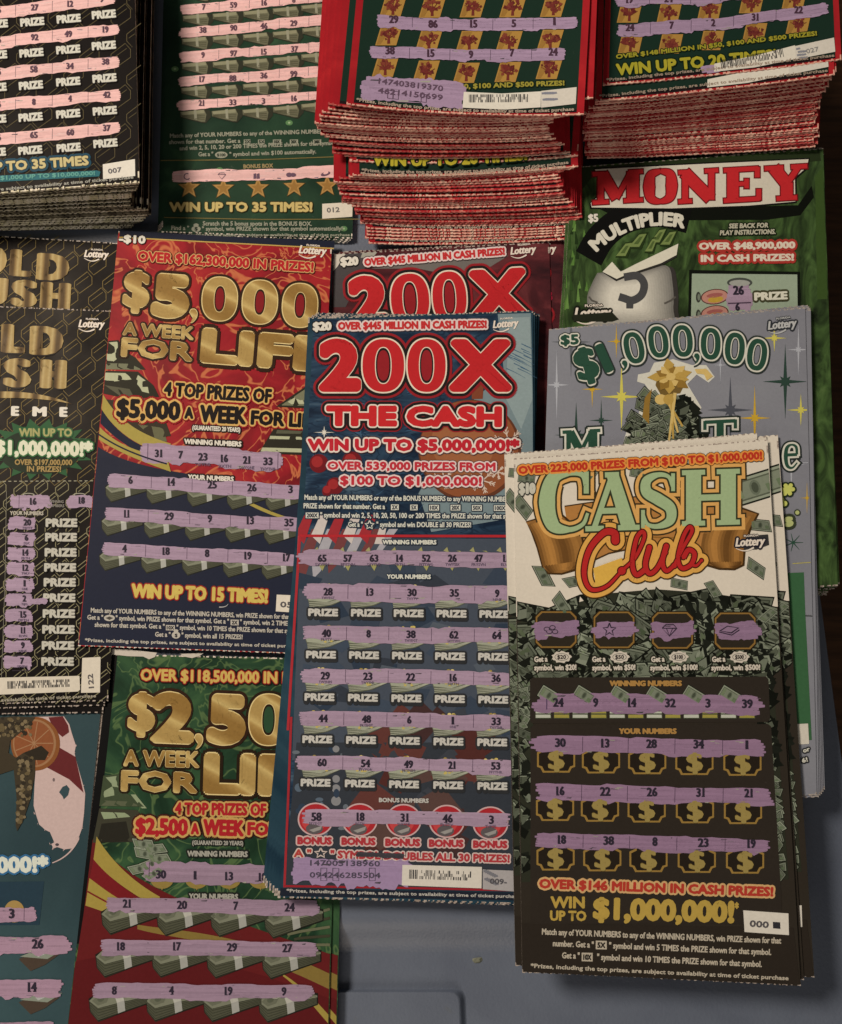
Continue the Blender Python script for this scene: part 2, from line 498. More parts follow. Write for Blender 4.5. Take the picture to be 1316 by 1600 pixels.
    def cubic(s, p, n=24):
        t = np.linspace(0, 1, n)[:, None]; p = np.asarray(p, float)
        return (1 - t) ** 3 * p[0] + 3 * t * (1 - t) ** 2 * p[1] + 3 * t * t * (1 - t) * p[2] + t ** 3 * p[3]
    # --- finishing
    def build(s, mats, slot=None, name='card', teeth=True, nx=168, seed=0, perf=.12):
        s.card = sheet(s.q, s.surf, mats, slot, name, teeth, nx, seed, perf, s.th)
        s.card.parent = s.root
        for p in s.parts.values():
            if p['b']:
                o = mesh_from(s, p)
                o.parent = p['up']['o'] if p['up'] and p['up'].get('o') else s.root
                p['o'] = o
                if p['label']: o['label'] = p['label']
        return s
def mesh_from(tk, p):
    V, polys, cols, mi = [], [], [], []
    loops, starts, base = [], [], 0
    nl = 0
    for pts, faces, col, z in p['b']:
        l = tk.local(pts)
        l[:, 2] += z
        V.append(l)
        k = 0
        slot = 0
        c = col
        if col == 'GOLD': slot, c = 1, (.4, .3, .1)
        elif col == 'DECO': slot, c = 2, (.4, .3, .1)
        if isinstance(faces, np.ndarray):
            a = faces + base
            # keep faces up
            e1, e2 = l[faces[:, 1], :2] - l[faces[:, 0], :2], l[faces[:, 2], :2] - l[faces[:, 0], :2]
            flip = (e1[:, 0] * e2[:, 1] - e1[:, 1] * e2[:, 0]) < 0
            a[flip] = a[flip][:, ::-1]
            loops.append(a.ravel()); starts.append(nl + 3 * np.arange(len(a))); nl += a.size
            cols.append(np.tile((*c, 1), (len(a), 1))); mi.append(np.full(len(a), slot))
        else:
            for f in faces:
                q = l[f][:, :2]
                area = (q[:, 0] * np.roll(q[:, 1], -1) - q[:, 1] * np.roll(q[:, 0], -1)).sum()
                ff = f if area >= 0 else f[::-1]
                loops.append(np.array(ff) + base); starts.append(np.array([nl])); nl += len(f)
                cols.append(np.array([(*c, 1)])); mi.append(np.array([slot]))
        base += len(l)
    V = np.concatenate(V); loops = np.concatenate(loops); starts = np.concatenate(starts)
    cols = np.concatenate(cols); mi = np.concatenate(mi)
    me = bpy.data.meshes.new(p['name'])
    me.vertices.add(len(V)); me.vertices.foreach_set('co', V.ravel())
    me.loops.add(len(loops)); me.loops.foreach_set('vertex_index', loops.astype(np.int32))
    me.polygons.add(len(starts)); me.polygons.foreach_set('loop_start', starts.astype(np.int32))
    for m in (INK, GOLD, DECO): me.materials.append(m)
    me.polygons.foreach_set('material_index', mi.astype(np.int32))
    at = me.attributes.new('ink', 'FLOAT_COLOR', 'FACE')
    at.data.foreach_set('color', cols.astype(np.float32).ravel())
    me.update(calc_edges=True)
    o = bpy.data.objects.new(p['name'], me); COL.objects.link(o)
    return o
def sheet(q, surf, mats, slot, name, teeth, nx, seed, perf=.12, th=TH):
    """card with thickness; top and bottom torn along perforations. mats: print, paper, extra slots; slot(u_mm, v_mm, w_mm, h_mm) -> index"""
    r = random.Random(seed)
    tl, tr, br, bl = [np.array(p) for p in q]
    Wm = np.linalg.norm(bl - br) * 1000; Hm = np.linalg.norm(tl - bl) * 1000
    vs = [0, .45, 1.0, 2.4, 5.5] + list(np.linspace(12, Hm - 12, 14)) + [Hm - 5.5, Hm - 2.4, Hm - 1.0, Hm - .45, Hm]
    vs = np.array(vs) / Hm
    us = np.linspace(0, 1, nx + 1)
    edge_h = [r.uniform(-.10, .10) for _ in range(nx + 1)]
    P = np.zeros((len(vs), nx + 1, 2))
    for j, v in enumerate(vs):
        a, b = bl + (tl - bl) * v, br + (tr - br) * v
        P[j] = a + (b - a) * us[:, None]
    if teeth:
        upv = (tl - bl) / np.linalg.norm(tl - bl)
        for i in range(nx + 1):
            d = (0.00016 if (i // 2) % 2 == 0 else -0.00006) + edge_h[i] * 1e-3
            P[0, i] -= upv * d
            P[-1, i] += upv * d
    pat, on = [], True
    while len(pat) < nx:
        pat += [on] * r.choice((1, 2, 2, 3)); on = not on
    P2 = P.reshape(-1, 2)
    z = surf(P2)
    top = np.concatenate([P2, (z + th)[:, None]], 1); bot = np.concatenate([P2, z[:, None]], 1)
    V = np.concatenate([top, bot]); N = len(P2); w = nx + 1; nr = len(vs)
    F, M = [], []
    for j in range(nr - 1):
        vm = (vs[j] + vs[j + 1]) / 2 * Hm
        for i in range(nx):
            a = j * w + i
            F.append((a, a + 1, a + w + 1, a + w))
            k = slot((i + .5) / nx * Wm, vm, Wm, Hm) if slot else 0
            if teeth and (j == 0 or j == nr - 2) and (pat[i] or r.random() < perf): k = 1
            if teeth and j == 1 and perf > .4 and pat[i] and r.random() < .45: k = 1
            if (i == 0 or i == nx - 1) and (j < 4 or j > nr - 6) and r.random() < .25: k = 1
            M.append(k)
            F.append((N + a, N + a + w, N + a + w + 1, N + a + 1)); M.append(1)
    for i in range(nx):
        F.append((i + 1, i, N + i, N + i + 1)); M.append(1)
        a = (nr - 1) * w + i
        F.append((a, a + 1, N + a + 1, N + a)); M.append(1)
    for j in range(nr - 1):
        a = j * w
        F.append((a, a + w, N + a + w, N + a)); M.append(1)
        a = j * w + nx
        F.append((a + w, a, N + a, N + a + w)); M.append(1)
    me = bpy.data.meshes.new(name); me.from_pydata(V.tolist(), [], F)
    for m in mats: me.materials.append(m)
    me.polygons.foreach_set('material_index', np.array(M, np.int32)); me.update()
    o = bpy.data.objects.new(name, me); COL.objects.link(o)
    return o
def place(root, q, z, bl, br):
    """put a copy of a ticket flat at height z with its bottom corners under two photo points"""
    p = hit_z([bl, br], z)
    a = math.atan2(*(p[1] - p[0])[[1, 0]])
    lb, rb = np.array(q[3]), np.array(q[2])
    a0 = math.atan2(rb[1] - lb[1], rb[0] - lb[0])
    t = a - a0
    c, s = math.cos(t), math.sin(t)
    root.matrix_world = Matrix(((c, -s, 0, p[0][0] - (c * lb[0] - s * lb[1])), (s, c, 0, p[0][1] - (s * lb[0] + c * lb[1])), (0, 0, 1, z), (0, 0, 0, 1)))
def copy_thing(tk, keep, label, name=None, group=None):
    """a copy of a ticket with copies of the parts named in keep"""
    r = tk.root.copy(); COL.objects.link(r)
    if name: r.name = name
    r['label'] = label
    if group: r['group'] = group
    for ch in list(tk.root.children):
        if ch.name.split('.')[0] in keep:
            c = ch.copy(); COL.objects.link(c); c.parent = r
    return r
def single(mesh, name, label, group, cat='lottery ticket'):
    o = bpy.data.objects.new(name, mesh); COL.objects.link(o)
    o['label'] = label; o['category'] = cat; o['group'] = group
    return o
def lerp_path(anchors, t):
    for (t0, *a), (t1, *b) in zip(anchors, anchors[1:]):
        if t <= t1:
            k = (t - t0) / (t1 - t0)
            return [x + (y - x) * k for x, y in zip(a, b)]
    return list(anchors[-1][1:])
PINK = C(156, 127, 136)
SALMON = C(216, 162, 148)
BLACK = C(34, 29, 26)
DARK = C(44, 38, 32)
CREAM = C(206, 190, 166)
OFFW = C(196, 178, 154)
# ================================================================== setting: lid and floor
def floor_and_lid():
    m, nt, b = new_mat('dark_floor_wood')
    co = objco(nt)
    mp = node(nt, 'ShaderNodeMapping'); mp.inputs['Scale'].default_value = (3, 40, 1)
    nt.links.new(co, mp.inputs[0])
    c = ramp(nt, noise(nt, mp.outputs[0], 6, 5, 1.0), [(0.3, (0.030, 0.014, 0.007)), (0.7, (0.085, 0.040, 0.020))])
    nt.links.new(c, b.inputs['Base Color']); b.inputs['Roughness'].default_value = 0.6
    me = bpy.data.meshes.new('floor')
    me.from_pydata([(-3, -3, -.16), (3, -3, -.16), (3, 3, -.16), (-3, 3, -.16)], [], [(0, 1, 2, 3)]); me.materials.append(m)
    o = bpy.data.objects.new('floor', me); COL.objects.link(o); o['kind'] = 'structure'
    # --- lid
    m, nt, b = new_mat('blue_grey_plastic')
    co = objco(nt)
    c = ramp(nt, noise(nt, co, 28, 5, .6), [(0.3, C(83, 84, 89)), (0.7, C(92, 93, 97))])
    sp = ramp(nt, noise(nt, co, 150, 4, .5), [(0.68, 0.0), (0.76, 0.35)])
    c = mixc(nt, sp, c, C(88, 86, 80))
    nt.links.new(c, b.inputs['Base Color']); b.inputs['Roughness'].default_value = 0.46
    bp = node(nt, 'ShaderNodeBump'); bp.inputs['Strength'].default_value = .22; bp.inputs['Distance'].default_value = .0006
    nt.links.new(noise(nt, co, 900, 3), bp.inputs['Height']); nt.links.new(bp.outputs[0], b.inputs['Normal'])
    root = bpy.data.objects.new('tote_lid', None); COL.objects.link(root); root.empty_display_size = .05
    root['label'] = 'blue grey moulded plastic tote lid lying under all the tickets'; root['category'] = 'storage lid'
    def slab(name, poly, z0, z1, bev, sub=None):
        """rounded raised area: outline at z0 rising to z1 over the bevel"""
        P = np.array(poly, float); n = len(P)
        c = P.mean(0)
        V, F = [], []
        steps = 7
        cen = P.mean(0)
        for k in range(steps + 1):
            a = k / steps
            ins = bev * a
            d = P - cen; l = np.linalg.norm(d, axis=1)[:, None]
            q = P - d / l * ins
            z = z0 + (z1 - z0) * (0.5 - .5 * math.cos(math.pi * a))
            V += [(x, y, z) for x, y in q]
        for k in range(steps):
            for i in range(n):
                j = (i + 1) % n
                F.append((k * n + i, k * n + j, (k + 1) * n + j, (k + 1) * n + i))
        F.append([steps * n + i for i in range(n)])
        me = bpy.data.meshes.new(name); me.from_pydata(V, [], F); me.materials.append(m)
        for p in me.polygons: p.use_smooth = len(p.vertices) == 4
        me.update()
        o = bpy.data.objects.new(name, me); COL.objects.link(o); o.parent = root
    def outline(px, z, rad=0.012):
        w = hit_z(px, z)[:, :2]
        out = []
        n = len(w)
        for i in range(n):
            p, a, bb = w[i], w[i - 1], w[(i + 1) % n]
            da = (a - p) / np.linalg.norm(a - p); db = (bb - p) / np.linalg.norm(bb - p)
            for t in np.linspace(0, 1, 8):
                out.append(tuple((1 - t) ** 2 * (p + da * rad) + 2 * t * (1 - t) * p + t * t * (p + db * rad)))
        area = sum(out[i - 1][0] * out[i][1] - out[i][0] * out[i - 1][1] for i in range(len(out)))
        if area < 0: out.reverse()
        return out
    slab('lid_plate', outline([(-420, -500), (1100, -500), (1276, 800), (1400, 1760), (-520, 1760)], -.005, .02), -.016, -.005, .004)
    slab('raised_shelf', outline([(-300, -380), (1050, -380), (1180, 500), (1262, 1470), (1040, 1489), (-380, 1487)], -.005, .01), -.00502, 0.0, .017)
    slab('raised_panel', outline([(-300, 1545), (728, 1545), (735, 1740), (-320, 1740)], -.005, .004), -.00502, -.0026, .0032)
floor_and_lid()
def crumb():
    r = random.Random(2)
    c = hit_z([(746, 1500)], -.005)[0]
    V, F = [], []
    for k in range(9):
        a = k * 2 * math.pi / 9; q = r.uniform(.0009, .0016)
        V.append((q * 1.4 * math.cos(a), q * math.sin(a), 0)); 
    for k in range(9): V.append((V[k][0] * .5, V[k][1] * .5, r.uniform(.0005, .0009)))
    for k in range(9): F.append((k, (k + 1) % 9, 9 + (k + 1) % 9, 9 + k))
    F.append(list(range(9, 18)))
    me = bpy.data.meshes.new('crumb'); me.from_pydata(V, [], F); me.materials.append(paper_mat('crumb_fibre', C(92, 88, 70), C(116, 110, 88), 600))
    o = bpy.data.objects.new('crumb', me); COL.objects.link(o); o.location = c
    o['label'] = 'small olive crumb lying alone on the bare blue lid'; o['category'] = 'crumb'
crumb()

# ================================================================== white and black ticket with the green title (top of the pile)
def scatter_bills(t, spec, seed, wmin, wmax, layer=2):
    r = random.Random(seed)
    t.exact, t.dx = layer, 2.1 / (8 * max(1, len(spec)))
    for (x, y, rot) in spec:
        t.bill(x, y, r.uniform(wmin, wmax), rot + r.uniform(-.2, .2), r.uniform(.36, .5), r.uniform(-.3, .3), layer, r.uniform(.42, 1.0))
    t.exact = None
BROWNBLK = flat_mat('dark_brown_print', C(50, 42, 33))
WHITEPRINT = flat_mat('white_print', C(208, 189, 163))
def club_slot(u, v, w, h):
    return 0 if v > h * .655 else 2
CLUBGRP = 'white topped tickets in the top pile'
def green_title_ticket():
    t = Ticket('lottery_ticket', 'white and black ticket with green title letters above a red script word',
               [(803, 717), (1199, 687), (1251, 1540), (816, 1519)], .0148, zb=.0144, bow=.0008)
    v1, v2, v3 = (780, 660, 2.455), (780, 1040, 2.455), (780, 1320, 2.455)
    # bills
    t.view(*v1)
    t.part('money_print')
    r = random.Random(5)
    spec = [(980, 250, -.3), (1000, 395, .1), (90, 325, .9), (170, 590, 1.1), (290, 610, -.2), (985, 560, .6), (105, 215, .1), (535, 195, .2), (330, 205, .1), (820, 640, 1.0), (240, 700, 1.0), (1030, 740, -.7), (690, 620, .2)]
    for x, y, a in spec:
        big = x == 980
        t.bill(x, y, 190 if big else r.uniform(60, 85), a, .5, r.uniform(-.3, .3), 1, 1.08 if big else .8)
    rows = []
    t.poly([(62, 775), (140, 735), (250, 705), (340, 680), (430, 655), (600, 640), (740, 650), (830, 690), (930, 715), (1010, 760), (1040, 1020), (60, 1020)], C(48, 47, 35), .6)
    for k in range(110):
        y = r.uniform(690, 1010); x = r.uniform(75, 1040)
        lim = 700 + 60 * abs((x - 560) / 480) ** 2 + r.uniform(-60, 30)
        if y < lim: continue
        rows.append((x, y, r.uniform(-.9, .9)))
    rows.sort(key=lambda p: p[1])
    scatter_bills(t, rows, 6, 110, 175, 1)
    t.view(*v2)
    t.poly([(62, 0), (130, 0), (132, 830), (66, 830)], C(46, 45, 33), .6); t.poly([(1015, 0), (1046, 0), (1110, 820), (1060, 820)], C(46, 45, 33), .6)
    rows = [(r.uniform(70, 105), r.uniform(40, 800), r.uniform(-1.2, 1.2)) for _ in range(34)] + [(1030 + .07 * y + r.uniform(0, 42), y, r.uniform(-1, 1)) for y in [r.uniform(20, 820) for _ in range(44)]]
    rows.sort(key=lambda p: p[1])
    rows = [(min(x, 1012 + .065 * y), y, a) for x, y, a in rows]
    scatter_bills(t, rows, 8, 60, 84, 1)
    # dark panels
    t.part('dark_panel')
    t.view(*v2)
    t.poly([(118, 56), (128, 46), (1022, 42), (1032, 52), (1038, 205), (1028, 216), (128, 222), (118, 212)], C(48, 40, 32), 3)
    t.poly([(120, 238), (132, 228), (1030, 224), (1042, 234), (1082, 900), (1082, 990), (120, 990)], C(48, 40, 32), 3)
    t.view(*v3)
    t.poly([(84, 300), (1128, 318), (1152, 536), (90, 486)], C(46, 38, 30), 3)
    # header
    t.view(*v1)
    t.part('prize_lettering')
    t.text('OVER 225,000 PRIZES FROM $100 TO $1,000,000!', 74, 200, 1008, 143, 31, C(178, 52, 34), [(.30, C(60, 48, 30)), (.22, C(214, 132, 58))], bold=.07, layer=8)
    t.part('price_lettering')
    t.text('$10', 74, 276, 140, 276, 44, C(186, 174, 150), [(.10, C(50, 48, 40))], bold=.07, ax=1.4, layer=7)
    # ribbon
    t.part('ribbon_print')
    E0, G1, G2, G3 = C(66, 44, 22), C(168, 112, 56), C(138, 92, 46), C(112, 74, 36)
    def shape(p, c, l): t.poly(p, c, l)
    mid = [(250, 325), (420, 300), (560, 284), (760, 280), (930, 290), (930, 430), (760, 480), (560, 470), (420, 500), (290, 560)]
    shape([(x, y - 5) if y < 400 else (x, y + 6) for x, y in mid], E0, 2); shape(mid, G1, 3)
    lf = [(102, 384), (150, 372), (240, 360), (310, 420), (330, 530), (296, 560), (240, 578), (190, 576), (172, 560), (150, 480), (130, 420)]
    shape([(102, 380), (150, 366), (245, 354), (318, 418), (338, 535), (300, 568), (240, 585), (184, 583), (165, 562), (143, 482), (122, 424)], E0, 3); shape(lf, G2, 4)
    def roll(le, re_, prof):
        a, b = smooth(le, 5), smooth(re_, 5)
        m = min(len(a), len(b)); a, b = a[:m], b[:m]
        for k in range(14):
            u = (k + .5) / 14
            c = np.interp(u, np.linspace(0, 1, len(prof)), prof)
            t.line(a + (b - a) * u, np.linalg.norm(b - a, axis=1).mean() / 14 * 1.25, C(60 + 122 * c, 36 + 88 * c, 16 + 44 * c), 4.4 + k * .03)
    roll([(112, 392), (132, 430), (150, 480), (170, 556)], [(240, 366), (296, 420), (322, 480), (326, 530)], [.35, .75, .95, .55, .3, .5, .8, .6])
    roll([(172, 552), (186, 568), (200, 574)], [(326, 528), (318, 546), (296, 558)], [.2, .6, .9, .5, .2])
    rt = [(780, 430), (860, 350), (925, 332), (988, 352), (958, 410), (938, 470), (932, 545), (900, 560), (845, 558), (800, 545), (770, 500)]
    shape([(774, 426), (856, 342), (926, 324), (997, 350), (966, 412), (946, 470), (940, 550), (902, 568), (842, 566), (794, 552), (762, 504)], E0, 3); shape(rt, G2, 4)
    roll([(784, 430), (775, 480), (785, 520), (800, 540)], [(984, 354), (952, 412), (936, 470), (930, 540)], [.4, .7, .95, .6, .3, .55, .85, .5])
    roll([(800, 538), (830, 552), (850, 556)], [(930, 534), (922, 548), (900, 558)], [.2, .6, .85, .5, .2])
    t.line([(300, 350), (560, 322), (900, 320)], 5, C(138, 92, 40), 3.5); t.line([(330, 470), (560, 440), (760, 446)], 5, C(138, 92, 40), 3.5)
    # title capitals with slab serifs
    t.part('title_lettering')
    glyph_word(t, [('C', 152, 425, 195, 235), ('A', 330, 418, 208, 222), ('S', 530, 410, 160, 214), ('H', 700, 398, 222, 212)], [(26, C(58, 46, 28)), (20, C(206, 150, 80)), (7, C(52, 52, 34))], C(152, 164, 116), 4, slope=-.03)
    # script word
    t.part('script_lettering')
    red, tan, edge = C(172, 40, 36), C(208, 150, 70), C(66, 44, 22)
    strokes = [
        ([(445, 455), (440, 425), (400, 425), (345, 490), (325, 580), (350, 640), (410, 630), (470, 570)], 30, 10),
        ([(470, 570), (520, 520), (555, 445), (548, 420), (525, 450), (510, 540), (525, 585), (560, 565)], 11, 20),
        ([(575, 480), (560, 545), (575, 580), (605, 560), (635, 500)], 20, 16),
        ([(640, 475), (625, 535), (640, 570), (670, 550)], 20, 14),
        ([(670, 550), (705, 480), (738, 420), (728, 402), (705, 440), (685, 520), (700, 560), (735, 545), (748, 505), (725, 490), (705, 520)], 12, 19),
        ([(735, 545), (755, 550), (775, 530)], 12, 8),
    ]
    for off, c, l in ((52, edge, 5), (42, tan, 6), (9, C(70, 24, 20), 7), (0, red, 8)):
        for pts, w0, w1 in strokes:
            p = smooth(pts)
            t.line(p, w0 + off, c, l, w1 + off)
            for q in (p[0], p[-1]): t.ell(q[0], q[1], (w1 if q is p[-1] else w0) / 2 + off / 2, (w1 if q is p[-1] else w0) / 2 + off / 2, c, l, 14)
    t.part('script_fill_print'); t.poly([(360, 560), (470, 520), (480, 575), (420, 625), (370, 630)], C(208, 158, 66), 7)
    t.part('logo_backing_print'); t.poly([(905, 440), (1030, 430), (1034, 470), (985, 488), (905, 488), (895, 470)], C(54, 50, 46), 4)
    t.logo(960, 462, 112, -.04, back=C(40, 36, 40))
    # symbol frames
    for k, (cx, cy) in enumerate([(218, 795), (440, 796), (664, 798), (904, 800)]):
        t.part('symbol_frame')
        o = lambda a, b, ch: [(cx - a + ch, cy - b), (cx + a - ch, cy - b), (cx + a, cy - b + ch), (cx + a, cy + b - ch), (cx + a - ch, cy + b), (cx - a + ch, cy + b), (cx - a, cy + b - ch), (cx - a, cy - b + ch)]
        t.poly(o(82, 74, 22), C(40, 32, 22), 4); t.poly(o(78, 70, 21), C(132, 96, 46), 4.5); t.poly(o(72, 64, 19), C(48, 40, 30), 5)
        t.strip(cx - 80, cy + 6 - 4, cx + 80, cy + 2 - 4, 60, 40 + k, C(138, 106, 122), 6)
        t.part('symbol_print')
        K = C(52, 42, 50)
        if k == 0:
            for dx, dy in ((-12, 8), (10, 8), (0, -8), (-22, -2)):
                t.ell(cx - 14 + dx, cy + dy, 12, 9, K, 7.5, 14); t.ell(cx - 14 + dx, cy + dy, 9, 6, C(134, 104, 118), 8, 14)
        elif k == 1:
            p = [(cx - 18 + (26 if q % 2 == 0 else 11) * math.sin(q * math.pi / 5), cy - (26 if q % 2 == 0 else 11) * math.cos(q * math.pi / 5)) for q in range(11)]
            t.line(p, 5, K, 8)
        elif k == 2:
            t.line([(cx - 40, cy - 8), (cx - 26, cy - 22), (cx + 4, cy - 22), (cx + 16, cy - 8), (cx - 12, cy + 22), (cx - 40, cy - 8), (cx + 16, cy - 8)], 4, K, 8)
            t.line([(cx - 24, cy - 8), (cx - 12, cy + 20), (cx, cy - 8)], 3, K, 8)
        else:
            t.poly([(cx - 62, cy), (cx - 30, cy - 20), (cx + 16, cy - 12), (cx - 14, cy + 10)], K, 7.5); t.poly([(cx - 54, cy), (cx - 29, cy - 16), (cx + 8, cy - 11), (cx - 16, cy + 5)], C(134, 104, 118), 8)
            t.line([(cx - 62, cy + 4), (cx - 14, cy + 16), (cx + 16, cy - 4)], 4, K, 8)
        t.part('fine_print_lettering')
        lx = [134, 356, 582, 815][k]; val = ['$20', '$50', '$100', '$500'][k]
        t.text('Get a', lx, 920, lx + 52, 918, 22, OFFW, [(.22, C(40, 38, 28))], bold=.06, layer=8)
        bx = lx + 105
        p = [(bx + (36 + 4 * math.cos(q * 2.4)) * math.cos(q * .2617), 900 + (22 + 3 * math.cos(q * 2.4)) * math.sin(q * .2617)) for q in range(24)]
        t.poly(p, OFFW, 6); t.ell(bx, 900, 27, 14, C(90, 84, 74), 7, 20); t.ell(bx, 900, 25, 12, OFFW, 7.5, 20)
        t.text(val, bx - 17, 908, bx + 17, 908, 16, C(60, 52, 46), bold=.06, layer=8)
        t.text('symbol, win ' + val + '!', [134, 356, 578, 812][k], 952, [296, 522, 760, 1000][k], 950, 22, OFFW, [(.22, C(40, 38, 28))], bold=.06, layer=8)
    # winning numbers
    t.view(*v2)
    tan = C(160, 116, 60)
    t.part('heading_lettering')
    t.text('WINNING NUMBERS', 422, 79, 700, 79, 22, tan, bold=.08, ax=1.4, layer=9)
    t.text('YOUR NUMBERS', 458, 262, 680, 262, 22, tan, bold=.08, ax=1.4, layer=6)
    t.part('money_print')
    for k, x in enumerate([190, 325, 465, 605, 745, 882]):
        t.bill(x, 114, 76, .55, .62, 0, 4, .95)
    for k in range(12):
        x = 168 + 71 * k
        t.poly([(x - 30, 172), (x + 30, 172), (x + 32, 203), (x - 30, 203)], C(70, 72, 50), 4)
        c = C(178, 172, 148) if k % 2 == 0 else C(150, 134, 62)
        t.poly([(x - 28, 176), (x + 28, 176), (x + 29, 183), (x - 28, 183)], c, 5); t.poly([(x - 28, 188), (x + 28, 188), (x + 29, 200), (x - 28, 200)], c, 5)
    pk = C(140, 107, 122)
    t.strip(140, 140, 1002, 148, 70, 51, pk, 6)
    t.sub('number_lettering')
    for n, x, y in (('24', 226, 158), ('9', 369, 158), ('14', 509, 159), ('32', 655, 160), ('3', 799, 161), ('39', 950, 163)): t.num(n, x, y, 34)
    t.line([(182, 112), (182, 168)], 4, C(80, 60, 80), 7)
    xs = [[218, 390, 567, 748, 932], [214, 386, 565, 750, 934], [216, 395, 572, 757, 942]]
    ns = [['30', '13', '28', '34', '1'], ['16', '22', '26', '31', '21'], ['18', '38', '8', '23', '19']]
    for rr, (y, fy) in enumerate([(315, 360), (500, 545), (686, 735)]):
        for k, cx in enumerate(xs[rr]):
            t.part('dollar_frame')
            cy = fy + k * 3; a, b, ch = 73, 50, 22
            o = lambda a, b, ch: [(cx - a + ch, cy - b), (cx + a - ch, cy - b), (cx + a - ch, cy - b + ch * .5), (cx + a, cy - b + ch), (cx + a, cy + b - ch), (cx + a - ch * .6, cy + b - ch * .8), (cx + a - ch, cy + b), (cx - a + ch, cy + b), (cx - a + ch * .6, cy + b - ch * .8), (cx - a, cy + b - ch), (cx - a, cy - b + ch), (cx - a + ch, cy - b + ch * .5)]
            t.poly(o(a, b, ch), C(142, 108, 52), 4); t.poly(o(a - 7, b - 7, ch - 1), C(40, 32, 24), 5)
            t.text('$', cx - 30, cy + 38, cx + 34, cy + 35, 72, C(146, 122, 66), [(.04, C(92, 70, 34))], bold=.03, ax=2.2, layer=6)
        cells = [(xs[rr][k] + xs[rr][k + 1]) / 2 + 16 for k in range(4)]
        t.strip(132 + rr * 8, y - 16, [1006, 1040, 1040][rr], y + 2 + rr * 3, [60, 62, 52][rr], 60 + rr, pk, 6, cells)
        t.sub('number_lettering')
        for k, cx in enumerate(xs[rr]): t.num(ns[rr][k], cx + 16 + rr * 4, y + k * (2 if rr < 2 else 4) - 3, 34)
    # lower part
    t.view(*v3)
    t.part('prize_lettering')
    t.text('OVER $146 MILLION IN CASH PRIZES!', 152, 166, 1050, 198, 38, C(168, 54, 40), [(.20, C(196, 150, 96))], bold=.08, layer=7)
    au = C(172, 138, 62)
    t.text('WIN', 196, 242, 328, 243, 46, au, bold=.06, layer=6); t.text('UP TO', 194, 290, 334, 292, 40, au, bold=.06, layer=6)
    t.text('$1,000,000!', 358, 285, 900, 300, 86, au, bold=.075, layer=6, res=3)
    t.text("*", 902, 260, 918, 260, 40, au, layer=6)
    t.part('number_tag'); t.poly([(935, 250), (1108, 262), (1110, 345), (940, 333)], C(206, 190, 168), 5)
    t.sub('tag_lettering'); t.text('000', 958, 313, 1032, 319, 26, C(84, 76, 72), layer=6, bold=.06); t.poly([(1048, 294), (1076, 296), (1077, 321), (1049, 319)], C(50, 46, 46), 6)
    t.part('fine_print_lettering')
    fp = C(176, 158, 132)
    t.text('Match any of YOUR NUMBERS to any of the WINNING NUMBERS, win PRIZE shown for that', 163, 343, 1080, 378, 24, fp, bold=.045, layer=6)
    t.text('number. Get a "', 205, 388, 362, 394, 24, fp, bold=.045, layer=6)
    t.text('" symbol and win 5 TIMES the PRIZE shown for that symbol.', 420, 396, 1042, 422, 24, fp, bold=.045, layer=6)
    t.text('Get a "', 240, 434, 308, 436, 24, fp, bold=.045, layer=6)
    t.text('" symbol and win 10 TIMES the PRIZE shown for that symbol.', 374, 440, 1006, 468, 24, fp, bold=.045, layer=6)
    for x, y, s_ in ((370, 366, '5X'), (316, 412, '10X')):
        t.poly([(x, y), (x + 42, y + 1), (x + 42, y + 34), (x, y + 33)], fp, 5); t.text(s_, x + 5, y + 28, x + 37, y + 29, 22, C(46, 40, 34), bold=.07, layer=6)
    t.text('*Prizes, including the top prizes, are subject to availability at time of ticket purchase', 120, 470, 1108, 518, 17, fp, bold=.05, layer=6)
    t.build([WHITEPRINT, PAPER_DIM, BROWNBLK], club_slot, seed=1)
    # pile under it
    for k, (bl, br, z, lab) in enumerate([((805, 1507), (1240, 1525), .0141, 'white topped ticket under the green titled one, its dark corner beside the blue ticket'),
                                          ((822, 1512), (1258, 1530), .0136, 'white topped ticket under the green titled one, showing one thin pale edge'),
                                          ((839, 1506), (1275, 1526), .0131, 'lowest white topped ticket, its money printed border showing beside the silver grey one')]):
        o = copy_thing(t, ('card', 'money_print', 'dark_panel', 'number_tag') if k else ('card', 'money_print', 'dark_panel'), lab, group=None)
        place(o, t.q, z, bl, (br[0] if k else br[0], br[1]))
    return t
def smooth(pts, n=9):
    p = np.array(pts, float); p = np.concatenate([[2 * p[0] - p[1]], p, [2 * p[-1] - p[-2]]])
    out = []
    for i in range(1, len(p) - 2):
        for k in range(n):
            u = k / n
            out.append(0.5 * (2 * p[i] + (p[i + 1] - p[i - 1]) * u + (2 * p[i - 1] - 5 * p[i] + 4 * p[i + 1] - p[i + 2]) * u * u + (3 * p[i] - p[i - 1] - 3 * p[i + 1] + p[i + 2]) * u ** 3))
    out.append(p[-2])
    return np.array(out)
